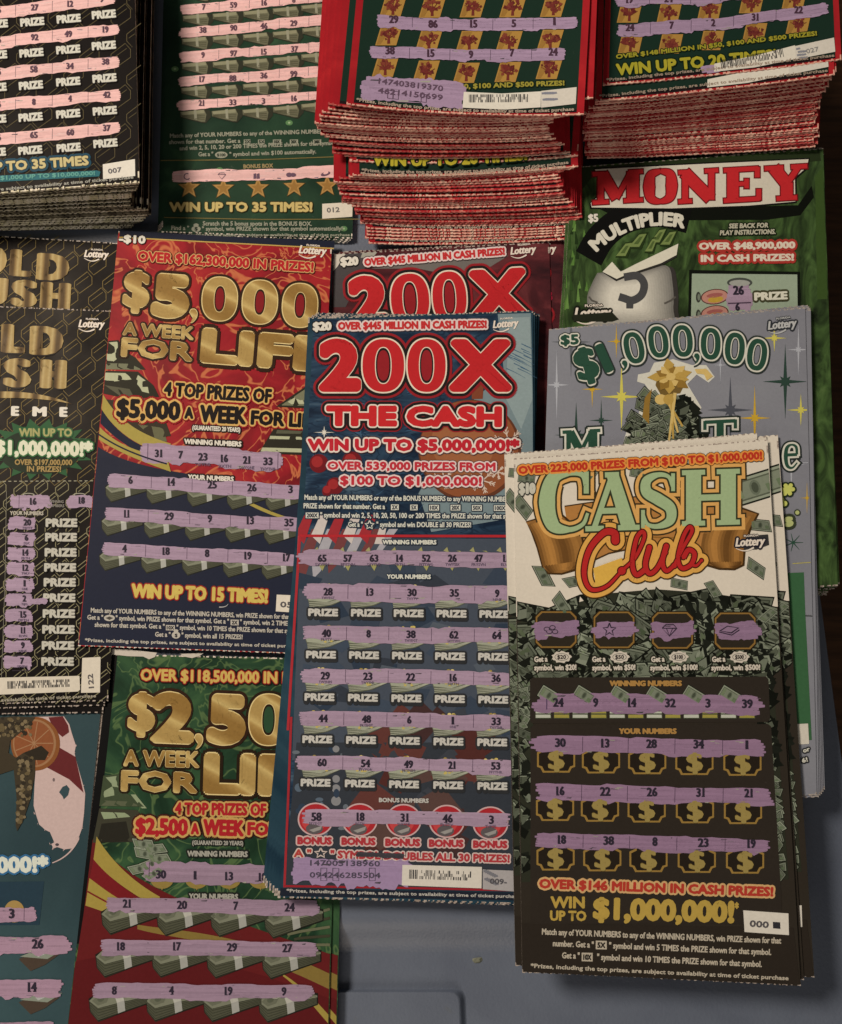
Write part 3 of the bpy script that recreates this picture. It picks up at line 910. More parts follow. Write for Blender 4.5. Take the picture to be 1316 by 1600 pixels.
# serif capitals as strokes: (points in 0..1 box, widths); 's' bars are serifs
GL = {
    'C': [([(.93, .70), (.86, .92), (.60, .96), (.28, .88), (.16, .5), (.28, .12), (.60, .04), (.86, .12), (.96, .30)], [.08, .10, .10, .26, .32, .26, .10, .08, .06]), ([(.93, .98), (.93, .62)], [.10, .10])],
    'A': [([(.50, .96), (.16, .04)], [.10, .10]), ([(.50, .96), (.80, .04)], [.22, .26]), ([(.26, .34), (.68, .34)], [.10, .10]), ([(.0, .04), (.34, .04)], [.09, .09]), ([(.60, .04), (1., .04)], [.09, .09]), ([(.36, .96), (.62, .96)], [.09, .09])],
    'S': [([(.84, .74), (.74, .92), (.48, .96), (.22, .86), (.22, .66), (.50, .52), (.78, .36), (.78, .14), (.50, .04), (.24, .08), (.13, .26)], [.08, .09, .12, .22, .26, .28, .26, .22, .12, .09, .07]), ([(.85, .98), (.85, .66)], [.09, .09]), ([(.13, .34), (.13, .02)], [.09, .09])],
    'H': [([(.20, .04), (.20, .96)], [.26, .26]), ([(.80, .04), (.80, .96)], [.26, .26]), ([(.2, .5), (.8, .5)], [.11, .11]), ([(.0, .04), (.40, .04)], [.09, .09]), ([(.6, .04), (1., .04)], [.09, .09]), ([(.0, .96), (.40, .96)], [.09, .09]), ([(.6, .96), (1., .96)], [.09, .09])],
    'M': [([(.16, .06), (.16, .94)], [.12, .12]), ([(.20, .94), (.48, .16)], [.22, .22]), ([(.48, .16), (.76, .94)], [.10, .10]), ([(.80, .06), (.80, .94)], [.24, .24]), ([(.0, .06), (.32, .06)], [.13, .13]), ([(.62, .06), (1., .06)], [.13, .13]), ([(.0, .94), (.24, .94)], [.13, .13]), ([(.72, .94), (1., .94)], [.13, .13])],
    'O': [([(.5, .95), (.22, .84), (.16, .5), (.22, .16), (.5, .05), (.78, .16), (.84, .5), (.78, .84), (.5, .95)], [.12, .26, .34, .26, .12, .26, .34, .26, .12])],
    'N': [([(.17, .06), (.17, .94)], [.15, .15]), ([(.16, .92), (.80, .10)], [.30, .30]), ([(.83, .06), (.83, .94)], [.15, .15]), ([(.0, .06), (.34, .06)], [.13, .13]), ([(.66, .94), (1., .94)], [.13, .13]), ([(.0, .94), (.3, .94)], [.13, .13])],
    'E': [([(.24, .06), (.24, .94)], [.30, .30]), ([(.0, .06), (.94, .06)], [.13, .13]), ([(.0, .94), (.9, .94)], [.13, .13]), ([(.24, .52), (.60, .52)], [.12, .12]), ([(.92, .02), (.92, .34)], [.13, .13]), ([(.88, .68), (.88, .98)], [.13, .13]), ([(.60, .38), (.60, .66)], [.12, .12])],
    'Y': [([(.22, .94), (.52, .46)], [.28, .28]), ([(.80, .94), (.52, .46)], [.13, .13]), ([(.52, .06), (.52, .50)], [.28, .28]), ([(.0, .94), (.44, .94)], [.13, .13]), ([(.62, .94), (1., .94)], [.13, .13]), ([(.28, .06), (.76, .06)], [.13, .13])],
    'T': [([(.5, .04), (.5, .96)], [.22, .22]), ([(.04, .94), (.96, .94)], [.13, .13]), ([(.04, .99), (.04, .66)], [.10, .10]), ([(.96, .99), (.96, .66)], [.10, .10]), ([(.26, .05), (.74, .05)], [.11, .11])],
    'e': [([(.14, .56), (.86, .56)], [.12, .12]), ([(.86, .56), (.80, .86), (.5, .95), (.22, .84), (.14, .5), (.24, .14), (.56, .05), (.88, .24)], [.16, .18, .12, .22, .26, .22, .13, .08])],
}
def vline(t, pts, ws, col, layer, grow=0.0):
    p = np.asarray(pts, float); n = len(p)
    d = np.gradient(p, axis=0); d /= np.linalg.norm(d, axis=1)[:, None] + 1e-9
    nn = np.stack([-d[:, 1], d[:, 0]], 1); w = (np.asarray(ws, float) / 2 + grow)[:, None]
    p = p.copy(); p[0] -= d[0] * grow; p[-1] += d[-1] * grow
    v = np.concatenate([p + nn * w, p - nn * w])
    t.emit(v, [[i, i + 1, n + i + 1, n + i] for i in range(n - 1)], col, layer)
def glyph_word(t, letters, outs, fill, layer, slope=0.0):
    """letters: (char, x, baseline y, width, height); strokes with thick and thin parts"""
    def draw(grow, col, lay):
        for ch, x, y, w, h in letters:
            for pts, ws in GL[ch]:
                p = np.array(pts, float); q = np.stack([x + p[:, 0] * w, y - p[:, 1] * h + slope * p[:, 0] * w], 1)
                if len(q) > 2:
                    W = np.interp(np.linspace(0, 1, (len(q) - 1) * 9 + 1), np.linspace(0, 1, len(q)), ws) * w
                    q = smooth(q)
                else:
                    # width scales with the box side it spans
                    hor = abs(pts[0][1] - pts[1][1]) < .01
                    W = np.array(ws) * (h if hor else w)
                    q = q.copy()
                vline(t, q, W, col, lay, grow)
    for k, (g, c) in enumerate(outs): draw(g, c, layer + k)
    draw(0, fill, layer + len(outs))
green_title_ticket()
# ================================================================== blue ticket with the big red figures (front, middle)
RED = C(176, 38, 38)
PALE = C(208, 180, 164)
def blue_base(name):
    return art_mat(name, [(0.22, C(24, 30, 40)), (0.42, C(33, 44, 56)), (0.58, C(44, 60, 73)), (0.76, C(84, 98, 104))], 22, 2.0, (C(26, 34, 46), 60, 1.2, 0.7), (0.6, 1.0, 3.0))
BLUEART = blue_base('blue_holiday_print')
TEALPRINT = art_mat('teal_edge_print', [(0.3, C(28, 44, 52)), (0.7, C(44, 64, 70))], 60, 1.0)
def big_figures(t, xs, base, top, slope=0.0, layer=5):
    """the red 200X: outlines red, black, cream"""
    x2, xa, xb, xx, xe = xs
    f = lambda x: base + slope * (x - x2)
    h = base - top
    outs = [(.125, C(136, 34, 36)), (.08, BLACK), (.028, C(214, 190, 160))]
    for s_, a, b in (('2', x2, xa - 6), ('X', xx, xe)):
        t.text(s_, a - 4, f(a), b + 4, f(b), h, RED, outs, bold=.075, ax=1.25, layer=layer + 3, res=4)
    for a, b in ((xa, xb - 8), (xb, xx - 14)):
        c = (a + b) / 2
        t.zero(c, f(c) - h / 2, b - a - 8, h, slope, [(g * h, cc) for g, cc in outs], RED, C(136, 34, 36), layer + 3, .40, .70)
def blue_ticket():
    t = Ticket('lottery_ticket', 'blue ticket with big red figures and red bonus circles, topmost of the blue stack',
               [(482, 497), (833, 485.5), (836, 1413), (436, 1402)], .0086, bow=.0005)
    A, B, D = (440, 370, 2.991), (410, 820, 2.991), (410, 1120, 2.991)
    r = random.Random(3)
    t.view(*A)
    t.part('sky_print')
    t.poly([(1010, 362), (1165, 358), (1180, 1000), (1160, 1300), (700, 1380), (640, 1200), (900, 760), (1040, 640)], C(112, 122, 118), 1)
    t.poly([(1060, 380), (1160, 376), (1172, 760), (1120, 900), (1050, 760)], C(132, 140, 132), 1.5)
    t.part('branch_print')
    for k in range(46):
        x, y = r.uniform(110, 700), r.uniform(420, 1330)
        a = r.uniform(.2, 1.2) if x < 420 else r.uniform(-.5, .5)
        L = r.uniform(60, 160)
        for q in range(7):
            b = a + r.uniform(-.5, .5)
            l = L * r.uniform(.4, 1)
            x0 = max(x, 130 - (y - 380) * .046)
            t.line([(x0, y), (x0 + l * .5 * math.cos(b), y + l * .5 * math.sin(b) + 4), (x0 + l * math.cos(b), y + l * math.sin(b))], 4, r.choice((C(26, 36, 48), C(40, 60, 78), C(62, 88, 106), C(34, 48, 64))), 1.2, 1)
    t.part('twig_print')
    for k in range(16):
        x, y = r.uniform(1010, 1140), r.uniform(470, 640)
        t.line([(x, y), (x + 40, y + 18), (x + 90, y + 46)], 4, C(60, 84, 100), 2, 1)
    t.part('ornament_print')
    t.ell(880, 1000, 240, 238, C(92, 52, 34), 2, 60); t.ell(876, 994, 230, 228, C(132, 74, 44), 2.3, 60); t.ell(850, 960, 150, 150, C(146, 88, 54), 2.6, 50)
    t.poly([(890, 760), (940, 758), (945, 690), (885, 690)], C(120, 62, 40), 2.5)
    W = C(196, 170, 146)
    for cx, cy, q in ((1060, 960, 70), (940, 1140, 60), (760, 1130, 50), (1010, 1100, 34)):
        for k in range(6):
            a = k * math.pi / 3 + .3
            e = (cx + q * math.cos(a), cy + q * math.sin(a))
            t.line([(cx, cy), e], 6, W, 3, 4)
            for u in (.5, .75):
                for s_ in (-.6, .6):
                    m = (cx + q * u * math.cos(a), cy + q * u * math.sin(a))
                    t.line([m, (m[0] + q * .3 * math.cos(a + s_), m[1] + q * .3 * math.sin(a + s_))], 4, W, 3)
    t.part('berry_print')
    for x, y, rr in ((175, 1060, 44), (330, 1050, 46), (250, 1165, 40), (220, 1190, 30)):
        t.ell(x, y, rr, rr, C(104, 28, 30), 2, 24); t.ell(x - 8, y - 8, rr * .6, rr * .6, C(146, 42, 40), 2.3, 20)
    t.spark(200, 915, 50, C(206, 206, 200), 30, 2)
    # candy stripes
    t.part('stripe_print')
    for k in range(6):
        x = 64 + 74 * k
        t.poly([(x, 1436 - 40), (x + 44, 1300), (x + 86, 1300), (x + 42, 1436)] if k < 5 else [(x, 1436), (x + 30, 1340), (x + 60, 1340), (x + 42, 1436)], C(190, 172, 156) if k % 2 else C(150, 44, 46), 2)
    t.view(*B)
    t.part('faded_stripe_print')
    for k in range(6):
        x = 170 + 72 * k
        t.poly([(x - 10, 190 - k * 10), (x + 62, 20), (x + 104, 20), (x + 32, 240 - k * 24), (x - 4, 280 - k * 26)], C(158, 148, 144) if k % 2 else C(108, 58, 54), 1.6)
    t.part('play_area_print')
    t.poly([(180, 62), (1268, 66), (1270, 1100), (140, 1100)], C(68, 71, 76), 1.2)
    for k in range(60):
        x, y = r.uniform(200, 1160), r.uniform(210, 1090)
        q = r.uniform(30, 110)
        a = r.uniform(0, 6.3)
        t.poly([(x + q * math.cos(a), y + q * .5 * math.sin(a)), (x + q * math.cos(a + 1.5), y + q * .6 * math.sin(a + 1.5)), (x + q * .8 * math.cos(a + 3), y + q * .5 * math.sin(a + 3)), (x + q * math.cos(a + 4.6), y + q * .7 * math.sin(a + 4.6))],
               r.choice((C(56, 62, 70), C(62, 68, 76), C(80, 83, 86), C(48, 55, 64), C(52, 54, 58))), 1.4 + k * .004)
    t.view(*D)
    t.poly([(160, 120), (1270, 120), (1270, 800), (104, 800)], C(52, 53, 55), 1.7)
    for k in range(34):
        x, y = r.uniform(520, 1020), r.uniform(0, 620)
        q = r.uniform(40, 130)
        a = r.uniform(0, 6.3)
        t.poly([(x + q * math.cos(a), y + q * math.sin(a)), (x + q * math.cos(a + 1.5), y + q * .8 * math.sin(a + 1.5)), (x + q * .8 * math.cos(a + 3), y + q * math.sin(a + 3)), (x + q * math.cos(a + 4.6), y + q * .7 * math.sin(a + 4.6))],
               r.choice((C(78, 42, 36), C(92, 52, 44), C(66, 44, 40), C(84, 60, 52), C(60, 60, 62))), 1.9 + k * .006)
    for k in range(20):
        t.ell(r.uniform(150, 420), r.uniform(60, 560), r.uniform(8, 22), r.uniform(8, 22), r.choice((C(84, 92, 98), C(50, 58, 68), C(98, 100, 100))), 2, 14)
    for y, q in ((290, 18), (335, 20), (392, 23), (150, 16)): t.ell(345, y, q, q, C(126, 120, 114), 2.3, 18)
    # red frame
    t.part('frame_print')
    t.view(*A)
    t.line([(84, 1398), (1268, 1400)], 12, C(166, 40, 42), 3)
    t.line([(84, 1398), (78, 1500)], 14, C(186, 60, 60), 3)
    t.view(*B); t.line([(176, 52), (150, 470), (120, 960)], 12, C(160, 44, 46), 3)
    t.view(*D); t.line([(136, 0), (120, 420), (104, 796)], 11, C(150, 42, 44), 3); t.line([(102, 790), (640, 798), (1270, 812)], 10, C(142, 36, 40), 3)
    # top text
    t.view(*A)
    t.part('price_lettering')
    t.text('$20', 147, 442, 236, 440, 42, CREAM, [(.12, BLACK)], bold=.08, layer=7, ax=1.3)
    t.part('headline_lettering')
    t.text('OVER $445 MILLION IN CASH PRIZES!', 264, 438, 960, 430, 38, C(178, 46, 44), [(.30, C(70, 60, 64)), (.20, PALE)], bold=.08, layer=8)
    t.logo(1046, 412, 118, -.06)
    t.part('title_lettering')
    big_figures(t, (178, 375, 585, 785, 1074), 727, 480, 0.0, 5)
    t.part('subtitle_lettering')
    t.text('THE CASH', 208, 887, 1030, 892, 98, C(184, 40, 40), [(.24, C(140, 36, 38)), (.19, BLACK), (.07, C(212, 190, 166))], bold=.10, layer=8, res=3)
    t.part('prize_lettering')
    t.text('WIN UP TO $5,000,000!*', 122, 1002, 1112, 1006, 58, C(176, 38, 44), [(.22, C(60, 40, 44)), (.14, C(214, 188, 172))], bold=.09, layer=8)
    t.text('OVER 539,000 PRIZES FROM', 214, 1090, 1000, 1096, 40, C(176, 46, 52), [(.24, C(60, 44, 44)), (.17, C(210, 180, 166))], bold=.07, layer=8)
    t.text('$100 TO $1,000,000!', 274, 1161, 936, 1167, 44, C(176, 46, 52), [(.24, C(60, 44, 44)), (.17, C(210, 180, 166))], bold=.07, layer=8)
    t.part('fine_print_lettering')
    fp, hal = C(200, 190, 178), [(.22, C(44, 50, 58))]
    t.text('Match any of YOUR NUMBERS or any of the BONUS NUMBERS to any WINNING NUMBER, win', 108, 1230, 1108, 1240, 24, fp, hal, bold=.035, layer=8)
    t.text('PRIZE shown for that number. Get a', 104, 1270, 484, 1274, 24, fp, hal, bold=.035, layer=8)
    t.text('" symbol and win 2, 5, 10, 20, 50, 100 or 200 TIMES the PRIZE shown for that symbol', 182, 1313, 1110, 1319, 24, fp, hal, bold=.035, layer=8)
    t.text('Get a "', 312, 1356, 380, 1357, 24, fp, hal, bold=.035, layer=8)
    t.text('" symbol and win DOUBLE all 30 PRIZES!', 444, 1357, 886, 1359, 24, fp, hal, bold=.035, layer=8)
    for x, s_, y, w in ((512, '2X', 1252, 36), (602, '5X', 1253, 34), (690, '10X', 1254, 46), (790, '20X', 1254, 46), (890, '50X', 1255, 46), (992, '100X', 1256, 58), (114, '200X', 1290, 60)):
        t.poly([(x - 4, y - 4), (x + w + 4, y - 4), (x + w + 4, y + 30), (x - 4, y + 30)], C(44, 50, 58), 6); t.poly([(x, y), (x + w, y), (x + w, y + 26), (x, y + 26)], fp, 7); t.text(s_, x + 4, y + 23, x + w - 4, y + 23, 20, C(50, 50, 56), bold=.06, layer=8)
    p = [(412 + (22 if q % 2 == 0 else 10) * math.sin(q * math.pi / 5), 1348 - (22 if q % 2 == 0 else 10) * math.cos(q * math.pi / 5)) for q in range(11)]
    t.poly([(412 + 26 * math.cos(q * .52), 1347 + 26 * math.sin(q * .52)) for q in range(12)], C(44, 50, 58), 6); t.line(p, 5, fp, 8)
    # game
    t.view(*B)
    t.part('heading_lettering')
    t.text('WINNING NUMBERS', 562, 92, 814, 93, 21, fp, hal, bold=.07, layer=8)
    t.text('YOUR NUMBERS', 582, 253, 788, 254, 21, fp, hal, bold=.07, layer=8)
    t.part('marker_print')
    for k, x in enumerate((282, 402, 524, 644, 768, 888, 1010, 1136)):
        for dx in (-30, 30):
            t.poly([(x + dx - 12, 122), (x + dx + 6, 104 if dx < 0 else 122), (x + dx + 14, 130)], C(150, 140, 90), 4)
        t.poly([(x - 24, 180), (x + 16, 180), (x, 216)], C(150, 140, 84), 4)
    t.strip(176, 152, 1180, 163, 62, 71, PINK, 6)
    t.sub('number_lettering')
    for n, x in zip(('65', '57', '63', '14', '52', '26', '47', '11'), (280, 400, 522, 642, 766, 888, 1010, 1136)):
        t.num(n, x, 174, 34)
        t.cap(n, x, 180)
    rows = [(B, 332, (308, 503, 700, 897, 1097), ('28', '13', '30', '35', '9'), 427, 8), (B, 526, (300, 497, 695, 895, 1095), ('40', '8', '38', '62', '64'), 624, 10), (B, 724, (295, 493, 693, 892, 1092), ('29', '23', '22', '16', '36'), 822, 12),
            (D, 26, (285, 487, 687, 890, 1092), ('44', '48', '6', '1', '33'), 122, 14), (D, 232, (280, 483, 683, 885, 1090), ('60', '54', '49', '21', '53'), 324, 16)]
    for k, (v, y, xs, ns, py, sl) in enumerate(rows):
        t.view(*v)
        for q, x in enumerate(xs):
            yy = y + sl * q / 4
            t.part('money_print')
            g1, g2 = C(150, 146, 120), C(96, 94, 74)
            t.poly([(x - 104, yy - 6), (x - 92, yy + 26), (x - 84, yy + 62), (x + 20, yy + 44), (x + 96, yy + 10), (x + 98, yy - 20)], g2, 4)
            t.poly([(x - 100, yy - 6), (x - 90, yy + 22), (x - 10, yy + 30), (x + 92, yy + 0), (x + 96, yy - 22)], g1, 5)
            for u in range(3): t.line([(x - 88, yy + 32 + u * 9), (x + 10, yy + 30 + u * 5), (x + 92, yy + 6 + u * 2)], 3, C(160, 154, 128), 5.5)
            t.part('coin_print')
            for u in range(7): t.ell(x - 20 + r.uniform(-30, 34), yy - 44 + r.uniform(-8, 10), 9, 7, r.choice((C(190, 164, 84), C(206, 180, 110), C(150, 124, 60))), 4 + u * .1, 10)
            for u in range(5): t.ell(x - 10 + r.uniform(-30, 34), yy + 12 + r.uniform(-6, 10), 7, 5, C(180, 156, 84), 6, 8)
        cells = [(xs[q] + xs[q + 1]) / 2 - 4 for q in range(4)]
        t.strip(xs[0] - 112, y - 20, xs[4] + 86, y - 14 + sl, 62 if k else 70, 80 + k, PINK, 7, cells, .6)
        t.sub('number_lettering')
        for q, x in enumerate(xs):
            t.num(ns[q], x, y + sl * q / 4 - 1, 36, layer=9.5)
            
            if (q * 3 + k) % 5 < 3: t.cap(ns[q], x, y + sl * q / 4 + 4, 12)
        t.part('prize_lettering')
        for q, x in enumerate(xs):
            x0 = (215, 205, 198, 188, 180)[k] + q * (799, 803, 811, 816, 825)[k] / 4
            t.text('PRIZE', x0, py + sl * q / 4, x0 + 140, py + sl * q / 4 + 2, 36, C(184, 172, 154), [(.24, C(48, 46, 44))], bold=.085, layer=8, drop=(C(48, 46, 44), .2, .06, -.3))
    t.view(*D)
    t.part('heading_lettering')
    t.text('BONUS NUMBERS', 545, 398, 778, 402, 21, C(176, 164, 148), bold=.07, layer=8)
    bx = (250, 456, 660, 862, 1066); by = (478, 481, 484, 488, 496)
    for q in range(5):
        t.part('bonus_circle')
        t.ell(bx[q], by[q], 84, 78, C(186, 150, 140), 4, 40); t.ell(bx[q], by[q], 77, 71, C(160, 40, 42), 5, 40); t.ell(bx[q] - 8, by[q] + 6, 58, 54, C(178, 62, 58), 5.5, 36)
        t.ell(bx[q] - 6, by[q] + 44, 40, 26, C(88, 78, 74), 6, 20); t.poly([(bx[q] - 30, by[q] + 50), (bx[q] + 30, by[q] + 30), (bx[q] + 24, by[q] + 48), (bx[q] - 10, by[q] + 60)], C(142, 132, 120), 6.5)
    t.strip(196, 465, 1150, 480, 64, 95, PINK, 8)
    t.sub('number_lettering')
    for n, x, y in zip(('58', '18', '31', '46', '3'), bx, (486, 486, 490, 494, 500)):
        t.num(n, x + 4, y, 40, layer=9.5); t.cap(n, x, y + 5, 12)
    t.part('bonus_lettering')
    for x0, x1, y in ((164, 326, 595), (370, 530, 598), (574, 738, 603), (778, 940, 607), (984, 1145, 612)):
        t.text('BONUS', x0, y, x1, y + 2, 36, C(160, 50, 52), [(.20, C(190, 156, 142))], bold=.09, layer=8)
    t.part('prize_lettering')
    t.text('A "', 147, 655, 230, 657, 38, C(164, 60, 52), [(.24, C(60, 54, 54)), (.16, C(196, 170, 150))], bold=.07, layer=7)
    t.text('" SYMBOL DOUBLES ALL 30 PRIZES!', 318, 660, 1156, 681, 38, C(160, 54, 54), [(.24, C(60, 54, 54)), (.16, C(192, 164, 148))], bold=.07, layer=7)
    p = [(274 + (30 if q % 2 == 0 else 14) * math.sin(q * math.pi / 5), 636 - (24 if q % 2 == 0 else 10) * math.cos(q * math.pi / 5)) for q in range(11)]
    t.line(p, 7, C(190, 166, 148), 7)
    t.strip(440, 640, 660, 650, 22, 97, C(64, 58, 58), 8)
    t.strip(150, 722, 690, 730, 120, 98, C(146, 118, 138), 6, (), .5)
    t.sub('serial_lettering')
    K = C(74, 64, 72)
    t.text('147005138960', 224, 694, 550, 698, 26, K, bold=.03, layer=8); t.text('094246285504', 222, 750, 552, 753, 26, K, bold=.03, layer=8)
    for x in (274, 330, 500): t.line([(x, 706), (x + 28, 706), (x + 28, 764), (x, 764), (x, 706)], 3, K, 8)
    t.part('barcode_panel')
    t.poly([(655, 690), (1026, 700), (1024, 800), (652, 786)], C(200, 184, 162), 8)
    t.barcode(686, 755, 975, 764, 42, 4, 9)
    t.part('number_tag'); t.poly([(1030, 712), (1274, 722), (1274, 822), (1030, 804)], C(158, 146, 136), 7)
    t.sub('tag_lettering'); t.text('009-', 1062, 779, 1142, 783, 26, C(80, 74, 72), bold=.05, layer=9)
    for k in range(14): t.poly([(1032 + k * 4, 716 + (k * 37 % 70)), (1050 + k * 4, 712 + (k * 37 % 70)), (1054 + k * 4, 722 + (k * 37 % 70)), (1034 + k * 4, 726 + (k * 37 % 70))], C(112, 106, 104), 8)
    t.part('fine_print_lettering')
    t.poly([(86, 800), (1270, 822), (1270, 858), (82, 834)], C(34, 36, 42), 5)
    t.text('*Prizes, including the top prizes, are subject to availability at time of ticket purchase', 114, 818, 1206, 846, 16, C(170, 158, 142), bold=.05, layer=8)
    def slot(u, v, w, h): return 2 if (u < 2.6 or u > w - 2.6 or v < 6 or v > h - 1.5) else 0
    t.build([BLUEART, PAPER_DIM, TEALPRINT], slot, seed=2)
    rr = random.Random(12)
    an = [(0, 436, 1402, 836, 1413), (.25, 433, 1399, 838, 1411), (.5, 424, 1391, 843, 1416), (.75, 418, 1386, 846, 1420), (1, 413, 1376, 850, 1414)]
    for k in range(9):
        q = lerp_path(an, (k + 1) / 9)
        o = single(t.card.data, 'lottery_ticket', 'blue edged ticket inside the blue stack, only its thin edges showing', 'tickets inside the blue stack')
        bx, by = q[0] + rr.uniform(-1.5, 1.5), q[1] + rr.uniform(-2, 2)
        place(o, t.q, .0082 - .00045 * k, (bx, by), (bx + 400, by + 11 + 19 * (k + 1) / 9 + rr.uniform(-1, 1)))
blue_ticket()

# ------------------------------------------------------------------ the dark red ticket with the same big figures, behind
MAROON = art_mat('maroon_holiday_print', [(0.3, C(40, 26, 26)), (0.5, C(74, 34, 34)), (0.66, C(104, 48, 46)), (0.8, C(120, 108, 98))], 26, 1.5, None, (0.3, 1, 2))
def maroon_ticket():
    t = Ticket('lottery_ticket', 'dark red ticket with big red figures half hidden behind the blue stack',
               [(521, 397), (858, 378.5), (880, 1120), (500, 1140)], .0016)
    A = (440, 370, 2.991); t.view(*A)
    r = random.Random(9)
    t.part('sky_print')
    t.poly([(246, 84), (420, 74), (380, 170), (300, 330), (240, 330)], C(70, 62, 58), 1)
    t.poly([(246, 84), (300, 80), (262, 140), (244, 160)], C(186, 170, 148), 1.3)
    t.poly([(420, 150), (860, 80), (1060, 90), (880, 200), (640, 150)], C(104, 94, 84), 1.2); t.poly([(380, 72), (450, 70), (430, 95), (370, 100)], C(150, 140, 120), 1.4)
    t.part('price_lettering'); t.text('$20', 276, 140, 362, 135, 42, CREAM, [(.12, BLACK)], bold=.08, layer=7, ax=1.3)
    t.part('headline_lettering'); t.text('OVER $445 MILLION IN CASH PRIZES!', 388, 140, 1045, 88, 36, C(178, 46, 44), [(.30, C(60, 46, 44)), (.20, PALE)], bold=.08, layer=8)
    t.logo(1128, 68, 118, -.08)
    t.part('title_lettering')
    big_figures(t, (322, 508, 702, 882, 1156), 432, 190, -.055, 5)
    t.build([MAROON, PAPER_DIM, MAROON], None, seed=3)
    t2 = Ticket('lottery_ticket', 'second dark red ticket, a strip of it showing beside the first', [(530, 394), (882, 375), (900, 1100), (520, 1125)], .0010)
    t2.view(*A); t2.logo(1222, 66, 118, -.08)
    t2.part('title_lettering'); big_figures(t2, (420, 600, 790, 975, 1252), 432, 195, -.055, 5)
    t2.part('berry_print')
    for k in range(14): t2.ell(1220 + r.uniform(-20, 40), 250 + r.uniform(0, 90), 9, 12, r.choice((C(150, 34, 50), C(110, 26, 36))), 3, 10)
    t2.build([MAROON, PAPER_DIM, MAROON], None, seed=4)
maroon_ticket()
# ================================================================== red and gold ticket with money bundles (left of the middle)
LIFERED = art_mat('red_swirl_print', [(0.3, C(96, 24, 26)), (0.5, C(138, 30, 34)), (0.7, C(160, 44, 40))], 30, 1.0, (C(186, 104, 62), 46, 2.4, 0.8))
NAVY = flat_mat('navy_print', C(36, 37, 46))
LIFEGREEN = art_mat('green_swirl_print', [(0.3, C(24, 36, 24)), (0.5, C(38, 58, 38)), (0.7, C(60, 84, 50))], 34, 1.2, (C(92, 108, 62), 46, 2.4, 0.55))
DEEPRED = art_mat('deep_red_print', [(0.3, C(74, 24, 22)), (0.7, C(104, 34, 32))], 14, 0.5)
GOLDOUT = [(.085, C(48, 30, 20)), (.022, C(206, 176, 116))]
def life_bills(t, pts):
    t.part('money_print')
    for poly, c in pts: t.poly(poly, c, 2 + .05 * len(t.cur['b']))
def red_life_ticket():
    t = Ticket('lottery_ticket', 'red and navy ticket with gold title lettering and note bundles, beside the blue stack',
               [(185.5, 362), (519, 379.5), (488, 1022), (122.5, 1009)], .0040, bow=.0001)
    A, B = (140, 350, 3.29), (100, 680, 3.29)
    t.view(*A)
    t.part('band_print')
    t.line([(156, 52), (700, 82), (1260, 106)], 34, C(32, 33, 42), 2); t.line([(154, 70), (700, 99), (1256, 128)], 6, C(176, 140, 70), 3)
    t.view(*B)
    t.part('navy_panel')
    c = t.cubic([(150, 40), (330, 190), (760, 210), (1300, 290)])
    t.poly([tuple(p) for p in c] + [(1290, 1140), (74, 1086), (110, 560)], C(36, 37, 47), 2)
    g, n = C(154, 132, 62), C(30, 32, 44)
    t.view(*A)
    t.part('money_print')
    pale, dk, mid = C(168, 162, 124), C(44, 40, 30), C(110, 106, 78)
    for it in (([(72, 605), (150, 598), (175, 650), (240, 690), (290, 750), (70, 745)], dk), ([(84, 612), (146, 606), (150, 690), (120, 712), (82, 704)], pale), ([(66, 716), (210, 720), (275, 752), (64, 748)], mid),
                     ([(64, 755), (250, 760), (330, 830), (360, 890), (200, 900), (60, 870)], dk), ([(70, 765), (190, 768), (220, 800), (120, 812), (66, 800)], pale), ([(240, 770), (318, 826), (342, 880), (270, 862), (230, 800)], pale), ([(80, 830), (210, 850), (300, 910), (180, 900)], C(84, 78, 58)),
                     None, ([(960, 940), (1120, 830), (1160, 830), (1130, 950)], dk), ([(985, 934), (1110, 850), (1120, 936)], mid), ([(1000, 928), (1060, 890), (1110, 900), (1112, 926)], pale),
                     ([(870, 1180), (950, 1050), (1140, 1060), (1130, 1190)], dk), ([(930, 1090), (1100, 1096), (1100, 1110), (925, 1106)], pale), ([(890, 1150), (1110, 1156), (1108, 1176), (880, 1170)], pale), ([(965, 1060), (1100, 1066), (1098, 1080), (960, 1078)], C(84, 80, 60)),
                     None, ([(60, 900), (360, 930), (420, 1090), (300, 1110)], C(54, 46, 34)), ([(250, 1030), (380, 1050), (400, 1120), (330, 1110)], C(96, 90, 62))):
        if it is None: t.part('money_print'); continue
        t.poly(it[0], it[1], 3)
    t.part('stripe_print')
    def ribbon(p0, p1, cc, l):
        a, b = t.cubic(p0), t.cubic(p1)[::-1]
        t.poly([tuple(p) for p in a] + [tuple(p) for p in b], cc, l)
    ribbon([(58, 850), (130, 1000), (250, 1080), (420, 1130)], [(50, 930), (130, 1070), (240, 1140), (400, 1190)], g, 5)
    ribbon([(50, 932), (130, 1072), (240, 1142), (400, 1192)], [(44, 1010), (120, 1100), (220, 1160), (380, 1250)], n, 5)
    ribbon([(42, 1030), (100, 1100), (200, 1170), (400, 1200)], [(36, 1100), (110, 1150), (200, 1200), (420, 1275)], g, 6)
    t.line(t.cubic([(38, 1075), (110, 1125), (200, 1180), (400, 1235)]), 8, n, 7)
    t.view(*B)
    t.part('stripe_print')
    ribbon([(880, 310), (980, 350), (1060, 400), (1180, 430)], [(880, 322), (980, 372), (1060, 420), (1180, 440)], g, 3)
    t.view(*A)
    t.part('price_lettering'); t.text('-$10', 152, 98, 290, 106, 42, CREAM, [(.10, C(40, 26, 24))], bold=.07, layer=8, ax=1.3)
    t.part('prize_lettering'); t.text('OVER $162,300,000 IN PRIZES!', 247, 192, 1152, 252, 52, C(164, 34, 36), [(.16, C(70, 26, 22)), (.09, C(192, 140, 86))], bold=.06, layer=8)
